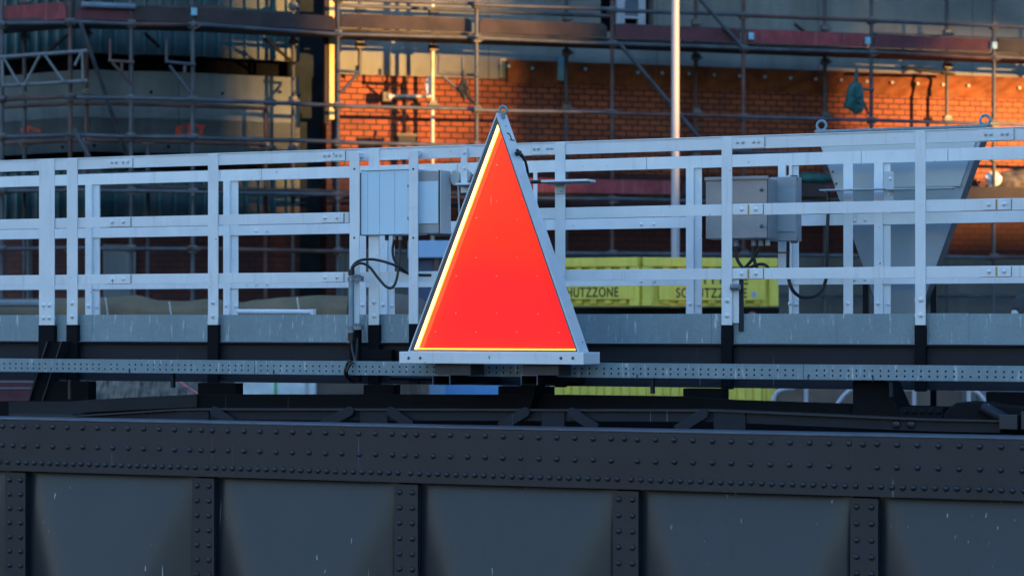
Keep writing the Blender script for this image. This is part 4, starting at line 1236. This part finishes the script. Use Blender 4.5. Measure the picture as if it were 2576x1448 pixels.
for px in (435, 1640, 2240):
    mb = MB(); a = BR.u(px, v + .05); mb.box(a, a + .02, v + .02, v + .05, -.42, tz0 - .005); ct.part('hanger', mb, M['navy'])
ct.done()

# ================================================================== WARNING SIGN (lit red triangle)
sg = Thing('warning_triangle', 'tall red illuminated triangle sign with a glowing amber edge on a white base', 'sign', BR)
VS = -.72
A = BR.P(1249, 290, VS); Lb = BR.P(1029, 883, VS); Rb = BR.P(1455, 886, VS)
zb_ = (Lb.z + Rb.z) / 2
apex = (A.x, A.z); bl = (Lb.x, zb_); brr = (Rb.x, zb_)
dep = .15
def inset(tri, dl, dr, db):
    """move the three sides of the triangle (apex, left, right) inwards"""
    (ax, az), (lx, lz), (rx, rz) = tri
    def line(p, q, d):    # inward offset line as point + direction
        dx, dz = q[0] - p[0], q[1] - p[1]; l_ = math.hypot(dx, dz); nx, nz = -dz / l_, dx / l_
        cx_, cz_ = (ax + lx + rx) / 3, (az + lz + rz) / 3
        if (cx_ - p[0]) * nx + (cz_ - p[1]) * nz < 0: nx, nz = -nx, -nz
        return (p[0] + nx * d, p[1] + nz * d), (dx, dz)
    def isect(l1_, l2_):
        (p, d), (q, e) = l1_, l2_
        det = d[0] * -e[1] + e[0] * d[1]
        t_ = ((q[0] - p[0]) * -e[1] + e[0] * (q[1] - p[1])) / det
        return (p[0] + d[0] * t_, p[1] + d[1] * t_)
    a_, b_2, c_ = line(tri[0], tri[1], dl), line(tri[0], tri[2], dr), line(tri[1], tri[2], db)
    return [isect(a_, b_2), isect(a_, c_), isect(b_2, c_)]
tri = [apex, bl, brr]
hole = inset(tri, .026, .012, .012)
# rim face as a ring with depth
def ring(outer_, inner_, v0, v1):
    mb = MB(); vs = [(p[0], v0, p[1]) for p in outer_] + [(p[0], v0, p[1]) for p in inner_] + [(p[0], v1, p[1]) for p in outer_] + [(p[0], v1, p[1]) for p in inner_]
    fs = []
    for i in range(3):
        j = (i + 1) % 3
        fs += [(i, j, 3 + j, 3 + i), (6 + i, 9 + i, 9 + j, 6 + j), (i, 6 + i, 6 + j, j), (3 + i, 3 + j, 9 + j, 9 + i)]
    mb.add(vs, fs); return mb
sg.part('rim', ring(tri, hole, VS, VS + .004), M['rim'])
outer_t = inset(tri, -.006, -.006, -.001); inner_t = inset(tri, .0035, .0035, .0035)
sg.part('frame', ring(outer_t, inner_t, VS - .001, VS + dep), M['frame_grey'], None, .002)
mb = MB(); mb.prism(inset(tri, .004, .004, .004), VS + dep - .006, VS + dep - .001); sg.part('back_plate', mb, M['sign_grey'])
pan = inset(tri, .005, .005, .0045)
mb = MB(); VP = VS + .074; mb.prism(pan, VP, VP + .006); red = sg.part('red_panel', mb, M['red_panel'])
# glowing strips on the inside walls
def wall_strip(p, q, v0, v1, th, m_, nm, tri_c):
    dx, dz = q[0] - p[0], q[1] - p[1]; l_ = math.hypot(dx, dz); nx, nz = -dz / l_, dx / l_
    if (tri_c[0] - p[0]) * nx + (tri_c[1] - p[1]) * nz < 0: nx, nz = -nx, -nz
    mb = MB(); mb.hex([(p[0], v0, p[1]), (q[0], v0, q[1]), (q[0], v1, q[1]), (p[0], v1, p[1])],
                      [(p[0] + nx * th, v0, p[1] + nz * th), (q[0] + nx * th, v0, q[1] + nz * th), (q[0] + nx * th, v1, q[1] + nz * th), (p[0] + nx * th, v1, p[1] + nz * th)])
    return mb, (nx, nz)
cen = ((apex[0] + bl[0] + brr[0]) / 3, (apex[1] + bl[1] + brr[1]) / 3)
iw = inset(tri, .014, .0075, .0065)
mb, nn = wall_strip(iw[0], iw[1], VS + .006, VP - .010, .006, None, '', cen); sg.part('light_strip', mb, M['led_core'])
mb, nn = wall_strip(iw[0], iw[1], VP - .0095, VP - .001, .006, None, '', cen); ls = sg.part('light_strip', mb, M['led'])
# LED beads
mb = MB(); k_ = 96
for j in range(k_):
    s_ = (j + .5) / k_; x = iw[0][0] + (iw[1][0] - iw[0][0]) * s_ + nn[0] * .006; z = iw[0][1] + (iw[1][1] - iw[0][1]) * s_ + nn[1] * .006
    if s_ > .02 and s_ < .985: mb.dome((x, VP - .004, z), (nn[0], 0, nn[1]), .0065, 1.1, 8, 2)
sg.part('led_beads', mb, M['led_bead'], ls)
mb, nn2 = wall_strip(iw[1], iw[2], VP - .02, VP - .001, .013, None, '', cen); sg.part('light_strip', mb, M['led_low'])
mb, nn3 = wall_strip(iw[0], iw[2], VP - .012, VP - .001, .007, None, '', cen); sg.part('light_strip', mb, M['led_dim'])
# screws that dimple the panel
dm = MB()
for (x, y) in ((1250, 415), (1200, 548), (1199, 548), (1301, 552), (1250, 598), (1197, 648), (1301, 648), (1148, 694), (1249, 694), (1352, 694), (1147, 788), (1249, 788), (1353, 789), (1096, 834), (1198, 835), (1300, 835), (1406, 836), (1313, 500), (1250, 506)):
    p = BR.P(x, y, VP); dm.dome((p.x, VP, p.z), (0, -1, 0), .0045, .6, 8, 2)
sg.part('screw', dm, simple("pink_screw", (.8, .25, .25), .5), red)
# base
za = zb_ - .001; zc = BR.z(1005, 913, VS - .03)
a, b = BR.u(1004, VS - .03), BR.u(1468, VS - .03)
mb = MB(); mb.box(a, b, VS - .03, VS + .23, zc, za); bs = sg.part('base', mb, M['white'], None, .003)
for px in (1028, 1057, 1411, 1441):
    mb = MB(); p = BR.P(px, 900, VS - .03); mb.dome((p.x, VS - .03, p.z), (0, -1, 0), .010, .9, 10, 2); sg.part('bolt', mb, M['boltdark'], bs)
mb = MB(); p = BR.P(1231, 898, VS - .03); mb.box(p.x - .003, p.x + .003, VS - .031, VS - .029, p.z - .01, p.z + .008); sg.part('drain_slot', mb, M['rubber'], bs)
# eyebolt at the top
p = (A.x + .012, VS + .07, A.z + .035)
mb = MB(); mb.torus((p[0], p[1], p[2] + .0), .0235, .0075); mb.path([(p[0], p[1], p[2] - .05), (p[0], p[1], p[2] - .022)], .013, 12); sg.part('lifting_eye', mb, M['galv'])
# little mark and screws on the right side face
dx, dz = brr[0] - apex[0], brr[1] - apex[1]; ll = math.hypot(dx, dz); snx, snz = -dz / ll, dx / ll
if snx < 0: snx, snz = -snx, -snz
def side_pt(s_, vv, off=.0065): return (apex[0] + dx * s_ + snx * off, VS + vv, apex[1] + dz * s_ + snz * off)
mb = MB()
mb.dome(side_pt(.045, .07), (snx, 0, snz), .006, .6, 8, 2); mb.dome(side_pt(.96, .10), (snx, 0, snz), .006, .6, 8, 2)
sg.part('screw', mb, M['boltdark'])
mb = MB(); mb.path([side_pt(.075, .055), side_pt(.078, .085), side_pt(.100, .088)], .0045, 6); mb.path([side_pt(.103, .06), side_pt(.103, .125)], .004, 6); sg.part('marking', mb, M['rubber'])
# cable gland and cable
g0_ = side_pt(.165, .075)
mb = MB(); mb.path([g0_, (g0_[0] + .03, g0_[1] - .0, g0_[2] + .012)], .014, 10); sg.part('cable_gland', mb, M['rubber'])
# support arms (open square tubes)
for (x0, x1) in ((1090, 1131), (1312, 1351)):
    vA = VS - .0; a, b = BR.u(x0, vA), BR.u(x1, vA); z1_ = BR.z(x0, 944, vA); z0_ = z1_ - .056
    mb = MB(); th = .006
    for bx in ((a, b, z1_ - th, z1_), (a, b, z0_, z0_ + th), (a, a + th, z0_ + th, z1_ - th), (b - th, b, z0_ + th, z1_ - th)): mb.box(bx[0], bx[1], vA, vA + 1.0, bx[2], bx[3])
    sg.part('support_arm', mb, M['black'])
    mb = MB(); mb.box(a - .003, b + .003, vA - .004, vA - .0005, z1_ - .0, z1_ + .003); mb.box(a - .003, a - .0005, vA - .004, vA + .004, z0_, z1_); mb.box(b + .0005, b + .003, vA - .004, vA + .004, z0_, z1_); sg.part('tube_edge', mb, M['galv_dark'])
    mb = MB(); mb.box(a, b + .13, VS + .02, VS + .22, z1_ + .001, zc - .001); sg.part('bracket', mb, simple("dark_brown_bracket", (.045, .038, .04), .7), None, .003)
sg.done()
t = Thing('sign_cable', 'black cable hanging from the right side of the red triangle', 'cable', BR)
pts = [(g0_[0] + .03, g0_[1], g0_[2] + .012), BR.P(1307, 384, -.60), BR.P(1320, 402, -.5), BR.P(1327, 430, -.4), BR.P(1328, 458, -.3), BR.P(1326, 500, -.25)]
mb = MB(); mb.path(spline(pts, 8), .0085, 10); t.part('cable', mb, M['rubber'])
mb = MB(); mb.path([BR.P(1300, 380, -.62), BR.P(1312, 392, -.57)], .015, 10); t.part('cable_sleeve', mb, M['rubber']); t.done()

# ================================================================== INVERTED TRIANGLE seen from behind
iv = Thing('inverted_triangle_sign', 'large grey inverted triangle sign seen from behind, past the right railing', 'sign', BR)
VI = 1.78
TL = BR.P(2052, 330, VI); TRp = BR.P(2480, 326, VI); AP = BR.P(2262, 925, VI)
zt_ = (TL.z + TRp.z) / 2 - .0
tri2 = [(AP.x, AP.z), (TL.x, zt_), (TRp.x, zt_)]
mb = MB(); mb.prism(tri2, VI, VI + .012); iv.part('back_plate', mb, M['sign_grey'])
mb = ring([tri2[0], tri2[1], tri2[2]], inset(tri2, .012, .012, .012), VI + .013, VI + .17); iv.part('side_wall', mb, M['sign_side'])
zl = BR.z(2250, 472, VI); 
def tri_u(z): 
    s_ = (z - AP.z) / (zt_ - AP.z); return AP.x + (TL.x - AP.x) * s_, AP.x + (TRp.x - AP.x) * s_
ua, ub = tri_u(zl); uc, ud = tri_u(zt_ - .015)
mb = MB(); mb.prism([(ua + .01, zl), (ub - .03, zl), (ud - .03, zt_ - .015), (uc + .01, zt_ - .015)], VI - .012, VI - .001); cv_ = iv.part('cover', mb, M['sign_grey_pale'], None, .002)
mb = MB(); mb.box(ua + .005, ub - .025, VI - .035, VI - .013, zl - .004, zl + .012); iv.part('cover_lip', mb, M['offwhite'], cv_, .002)
for (x, y) in ((2094, 432), (2103, 462), (2480, 418), (2462, 458), (2440, 470)):
    mb = MB(); p = BR.P(x, y, VI - .02); mb.dome((p.x, VI - .014, p.z), (0, -1, 0), .009, .9, 8, 2); iv.part('screw', mb, M['boltdark'], cv_)
mb = MB(); mb.box(TL.x, TRp.x, VI - .03, VI + .17, zt_ + .001, zt_ + .018); iv.part('top_plate', mb, M['galv'], None, .002)
for px in (2067, 2518):
    mb = MB(); x = BR.u(px, VI + .07) if px < 2200 else BR.u(px, VI + .07) ; x = min(x, TRp.x - .02) if px > 2200 else x
    z = zt_ + .055
    mb.torus((x, VI + .07, z), .032, .0095); mb.box(x - .03, x + .03, VI + .04, VI + .10, zt_ + .0185, zt_ + .03); iv.part('lifting_eye', mb, M['galv'])
# posts that carry it
for px in (2180, 2350):
    x = BR.u(px, VI + .2); mb = MB(); mb.box(x - .02, x + .02, VI + .175, VI + .21, -.9, zt_ - .25); iv.part('support_post', mb, M['navy'])
iv.done()

# ================================================================== flat lamp arms and lamp heads at the rails
def arm(label, x0, x1, y, v, th=.018, dark=0, group=None):
    t = Thing('flat_lamp', label, 'lamp', BR)
    A, B = BR.P(x0, y, v), BR.P(x1, y, v)
    mb = MB(); mb.box(A.x, B.x, v, v + .14, A.z - th / 2, A.z + th / 2); t.part('head', mb, M['white'] if v < 1 else M['offwhite'], None, .004)
    if v < 1: mb = MB(); mb.box(A.x + .02, B.x - .02, v + .02, v + .12, A.z - th / 2 - .010, A.z - th / 2 - .001); t.part('cover', mb, M['galv_dark'], None, .003) if v < 1 else None
    if dark:
        C = BR.P(dark, y, v + .05); mb = MB(); mb.path([(C.x, v + .05, A.z), (A.x + .04, v + .05, A.z)], .012, 10); t.part('joint', mb, M['rubber'])
    t.done()
arm('flat white lamp arm with a black joint just right of the red triangle', 1360, 1478, 456, -.10, .014, 1326)
arm('flat white lamp arm just left of the red triangle', 1146, 1180, 463, -.10, .014)
arm('pale flat lamp arm crossing the left side of the grey inverted triangle', 2060, 2225, 478, 1.35, .008)
arm('pale flat lamp arm crossing the right side of the grey inverted triangle', 2228, 2398, 476, 1.34, .008)
arm('small pale flat lamp arm under the left control box', 1073, 1140, 586, .2, .012)
def disc_lamp(label, px, py, v, r, sq=False):
    t = Thing('round_lamp', label, 'lamp', BR); p = BR.P(px, py, v)
    n_ = 22; poly = [(p.x + r * math.cos(2 * math.pi * k / n_) * (.8 if not sq else .9), p.z + r * math.sin(2 * math.pi * k / n_) * 1.25) for k in range(n_)]
    mb = MB(); mb.prism(poly, v, v + .03); t.part('lens', mb, M['sign_grey_pale'], None, .004)
    mb = MB(); mb.prism([(p.x + (q[0] - p.x) * .7, p.z + (q[1] - p.z) * .7) for q in poly], v + .031, v + .08); t.part('housing', mb, M['galv_dark'], None, .004)
    mb = MB(); mb.path([(p.x, v + .05, p.z - r), (p.x + .01, v + .05, p.z - r - .22)], .006, 8); t.part('wire', mb, M['offwhite']); t.done()
disc_lamp('round pale lamp left of the red triangle, left one of the pair', 1144, 447, .10, .040)
disc_lamp('round pale lamp left of the red triangle, right one of the pair', 1168, 443, .12, .040)
disc_lamp('rounded pale lamp beside the right control box', 1985, 464, 1.1, .05, True)
# plates bolted high on the front railing posts
t = Thing('post_plate', 'small white bolted plate on the post by the triangle', 'plate', BR)
mb = MB(); p = BR.P(1167, 445, -.02); mb.box(p.x - .022, p.x + .022, -.022, -.014, p.z - .10, p.z + .19); t.part('plate', mb, M['white'], None, .002)
mb = MB()
for py in (385, 424): q = BR.P(1169, py, -.022); bolt(mb, q.x, -.022, q.z, .010)
t.part('bolt', mb, M['white']); t.done()
t = Thing('post_plate', 'small white bolted plate on the post right of the triangle', 'plate', BR)
mb = MB(); p = BR.P(1408, 470, -.02); mb.box(p.x - .024, p.x + .024, -.022, -.014, p.z - .045, p.z + .045); t.part('plate', mb, M['offwhite'], None, .002)
mb = MB()
for py in (462, 480): q = BR.P(1411, py, -.022); bolt(mb, q.x, -.022, q.z, .008)
t.part('bolt', mb, M['offwhite']); t.done()
t = Thing('post_plate', 'pale bolted bracket plate on the slim post before the inverted triangle', 'plate', BR)
v = 1.40; p = BR.P(2237, 470, v); mb = MB(); mb.box(p.x - .035, p.x + .030, v, v + .008, p.z - .09, p.z + .10); t.part('plate', mb, M['offwhite'], None, .002)
mb = MB()
for py in (450, 487): q = BR.P(2240, py, v); bolt(mb, q.x, v, q.z, .012)
t.part('bolt', mb, M['white']); t.done()

# ================================================================== CONTROL BOXES
t = Thing('control_box', 'pale blue control box with upright seams, left of the red triangle', 'control box', BR)
v = -.05
a, b = BR.u(908, v), BR.u(1040, v); z1_, z0_ = BR.z(960, 429, v), BR.z(960, 590, v)
mb = MB(); mb.box(a, b, v, .16, z0_, z1_); bx = t.part('case', mb, M['cab_blue'], None, .004)
for px in (925, 955, 993):
    mb = MB(); x = BR.u(px, v); mb.box(x - .0012, x + .0012, v - .0008, v + .001, z0_ + .004, z1_ - .004); t.part('seam', mb, M['seam'], bx)
mb = MB(); mb.box(a - .010, a - .0005, v + .005, .16, z0_ - .004, z1_ - .01); t.part('side', mb, M['rim'], bx)
mb = MB(); mb.box(a - .004, b + .003, v - .008, .165, z1_ + .0005, z1_ + .008); t.part('lid', mb, M['cab_blue'], bx, .002)
for zz in (.25, .75):
    mb = MB(); mb.dome((b - .035, v - .0005, z0_ + (z1_ - z0_) * zz), (0, -1, 0), .011, .5, 12, 2); t.part('latch', mb, M['cab_grey'], bx)
for px in (973, 992, 1007):
    mb = MB(); x = BR.u(px, v + .06); mb.path([(x, v + .06, z0_ - .001), (x, v + .06, z0_ - .035)], .0125, 12); t.part('cable_gland', mb, M['rubber'] if px == 973 else M['cab_grey'], bx)
t.done()
t = Thing('control_box', 'grey edged control box with a pale blue front, tucked against the red triangle', 'control box', BR)
v = -.02
a, b = BR.u(1045, v), BR.u(1104, v); z1_, z0_ = BR.z(1080, 430, v), BR.z(1080, 587, v)
mb = MB(); mb.box(a, b, v, .12, z0_, z1_); bx = t.part('case', mb, M['cab_grey'], None, .004)
mb = MB(); mb.box(a, b - .002, v - .006, v - .0005, BR.z(1080, 562, v), BR.z(1080, 456, v)); t.part('front_panel', mb, M['cab_blue'], bx, .001)
mb = MB(); mb.box(b + .0005, b + .010, v - .004, .125, z0_, z1_ + .004); t.part('door_edge', mb, M['rubber'], bx)
mb = MB(); mb.box(b + .0105, b + .016, v - .004, .125, z0_, z1_ + .004); t.part('door_seal', mb, M['offwhite'], bx); t.done()
t = Thing('control_box', 'brushed grey steel control box with cable glands, behind the right part of the railing', 'control box', BR)
v = .75
a, b = BR.u(1775, v), BR.u(1932, v); z1_, z0_ = BR.z(1850, 449, v), BR.z(1850, 600, v)
mb = MB(); mb.box(a, b, v, v + .20, z0_, z1_); bx = t.part('case', mb, M['stainless'], None, .006)
mb = MB(); mb.box(a - .004, b + .004, v - .012, v - .0005, z1_ - .01, z1_ + .012); t.part('lid_edge', mb, M['stainless'], bx, .003)
mb = MB(); mb.box(b - .006, b + .001, v - .004, v - .0003, z0_, z1_ - .011); t.part('door_gap', mb, M['rim'], bx)
for zz in (.2, .8):
    mb = MB(); mb.dome((b - .04, v - .013, z0_ + (z1_ - z0_) * zz), (0, -1, 0), .012, .5, 12, 2); t.part('latch', mb, M['boltdark'], bx)
for px in (1852, 1896, 1914, 1931):
    mb = MB(); x = BR.u(px, v + .08); mb.path([(x, v + .08, z0_ - .001), (x, v + .08, z0_ - .045)], .017, 12); t.part('cable_gland', mb, M['cab_grey'], bx)
t.done()
t = Thing('control_box', 'slim dark grey box with pale blue front between the steel box and the lamp', 'control box', BR)
v = 1.0; a, b = BR.u(1936, v), BR.u(2003, v); z1_, z0_ = BR.z(1970, 445, v), BR.z(1970, 606, v)
mb = MB(); mb.box(a, b, v, v + .12, z0_, z1_); bx = t.part('case', mb, M['cab_grey'], None, .004)
mb = MB(); mb.box(a + .002, b - .004, v - .006, v - .0005, BR.z(1970, 582, v), BR.z(1970, 475, v)); t.part('front_panel', mb, M['sign_grey'], bx)
for py in (448, 604):
    mb = MB(); p = BR.P(1994, py, v); mb.box(p.x - .02, p.x + .025, v + .02, v + .03, p.z - .02, p.z + .02); t.part('lug', mb, M['boltdark'], bx)
t.done()

# ================================================================== CONDUIT AND CABLES
t = Thing('conduit_pipe', 'galvanised conduit pipe with two clamps left of the red triangle', 'pipe', BR)
v = -.12; x = BR.u(884, v)
mb = MB(); mb.path([(x, v, BR.z(884, 836, v)), (x, v, BR.z(884, 692, v))], .0185, 16); pp = t.part('pipe', mb, M['galv'])
for py in (702, 824):
    z = BR.z(884, py, v); mb = MB(); mb.path([(x, v, z - .012), (x, v, z + .012)], .026, 14); mb.box(x + .0, x + .075, v - .012, v + .03, z - .012, z + .02)
    mb.path([(x + .02, v - .01, z + .022), (x + .07, v - .01, z + .022)], .008, 8); t.part('clamp', mb, M['galv_dark'], pp)
mb = MB(); mb.path([(x, v, BR.z(884, 858, v)), (x, v, BR.z(884, 837, v))], .024, 14); mb.path([(x, v, BR.z(884, 692, v)), (x - .0, v, BR.z(884, 678, v))], .022, 14); t.part('sleeve', mb, M['rubber'], pp); t.done()
def cable(label, pts, r=.009, m_='rubber'):
    t = Thing('cable', label, 'cable', BR); mb = MB(); mb.path(spline([BR.P(*p) for p in pts], 8), r, 10); t.part('cable', mb, M[m_]); t.done()
cable('black cable arching from the conduit top over to the control box', [(884, 682, -.12), (888, 668, -.13), (905, 655, -.13), (935, 652, -.12), (970, 659, -.10), (1005, 672, -.06), (1028, 688, .0)])
cable('black cable looping down from the conduit top and back up to the control box', [(885, 683, -.12), (892, 668, -.14), (910, 662, -.14), (930, 672, -.13), (952, 700, -.12), (972, 721, -.12), (988, 722, -.10), (998, 700, -.08), (1004, 660, -.05), (1007, 604, .0)])
cable('short black cable dropping from the left control box', [(992, 602, .0), (988, 625, .0), (990, 648, .0), (1000, 668, .0), (1006, 678, .0), (1040, 690, .0), (1085, 692, .0)])
cable('black cable hanging from the conduit foot over the cable tray', [(884, 856, -.12), (887, 880, -.14), (892, 900, -.2), (893, 918, -.30), (880, 908, -.5), (872, 918, -.5), (868, 935, -.5), (873, 948, -.44), (890, 960, -.35)], .0085)
cable('second black cable hanging over the cable tray', [(899, 850, -.10), (897, 890, -.16), (894, 912, -.32), (886, 912, -.5), (878, 922, -.5), (873, 938, -.5), (880, 955, -.42)], .0075)
cable('black cable from the steel control box, left one', [(1852, 612, .83), (1851, 630, .83), (1856, 655, .83), (1868, 672, .83), (1882, 682, .83)], .011)
cable('black cable crossing below the steel control box', [(1914, 612, .83), (1908, 628, .83), (1890, 655, .83), (1874, 674, .83), (1862, 690, .83)], .011)
cable('black cable straight below the steel control box', [(1896, 612, .83), (1895, 630, .83), (1898, 655, .83), (1905, 674, .83), (1920, 684, .83)], .011)
cable('curled loop of black cable under the steel control box', [(1862, 690, .83), (1880, 676, .80), (1900, 667, .80), (1918, 664, .80), (1930, 670, .80), (1934, 682, .83)], .010)
cable('black cable sagging in a long loop left of the inverted triangle', [(1980, 500, 1.25), (1982, 600, 1.25), (1982, 680, 1.25), (1990, 722, 1.25), (2008, 743, 1.3), (2030, 747, 1.35), (2052, 742, 1.4), (2070, 722, 1.45), (2079, 690, 1.45), (2081, 600, 1.45), (2085, 470, 1.5)], .012)

# ================================================================== added unseen blocks that shape sun and sky glow
bank(-45, QA0, -5, 60, 'wide unseen block added behind the camera to shade the bridge')
bank(QA1, QB, -5, 200, 'narrow unseen block added behind the camera to shade the wall between the sun patches')
bank(QA0 + .02, QA1 - .02, -5, HB + 2.0 , 'low unseen block added behind the camera to cut the left sun patch from below', 10)
bank(QB + 9.02, QB + 260, -5, 160, 'broad unseen block added behind the camera to hold back sky glow', 12)
bank(QB + .02, QB + 9, -5, HB + 1.6, 'low unseen block added behind the camera to cut the right sun patch from below', 10)
bank(QB + .02, QB + 9, HB + 3.75, 200, 'raised unseen block added behind the camera to cut the right sun patch from above', 10)
t = Thing('sun_slat_row', 'row of unseen slats added behind the camera to weaken the left sun patch', 'sun_slat_row', SH)
q_ = QA0 + .2  # added slats, out of view, thin out the left sun patch
while q_ < QA1 - .1:
    w_ = .13 + .14 * sstep((q_ - QA0) / (QA1 - QA0)); mb = MB(); mb.box(q_, q_ + w_, -.3, 0, HB + 2.0, 200); t.part('sun_slat', mb, M['far']); q_ += .50
t.done()
# added unseen ridge: blocks low sky glow, notched for sun, low for sign reflection
hv = MB(); n_ = 120
for i in range(n_):
    a0 = 2 * math.pi * i / n_; a1 = 2 * math.pi * (i + 1) / n_
    def hh(a_):
        w_ = 1 - math.exp(-((a_ - math.radians(222)) / math.radians(13)) ** 4)
        s_ = math.exp(-((a_ - math.radians(316)) / math.radians(9)) ** 4)
        return (12 + 6 * math.sin(a_ * 9) + 3 * math.sin(a_ * 23 + 1) + 2 * math.sin(a_ * 61) + 40 * w_) * (1 - s_) + 3 * s_
    h0, h1 = hh(a0), hh(a1)
    r0, r1 = 420, 520
    c0, s0, c1, s1 = math.cos(a0), math.sin(a0), math.cos(a1), math.sin(a1)
    hv.add([(r0 * c0, r0 * s0, -5), (r0 * c1, r0 * s1, -5), (r1 * c1, r1 * s1, h1), (r1 * c0, r1 * s0, h0), (700 * c1, 700 * s1, -5), (700 * c0, 700 * s0, -5)], [(0, 1, 2, 3), (3, 2, 4, 5)])
t = Thing('screening_hills', None, None, WD, kind='structure'); t.part('x', hv, M['rubble']); t.done()
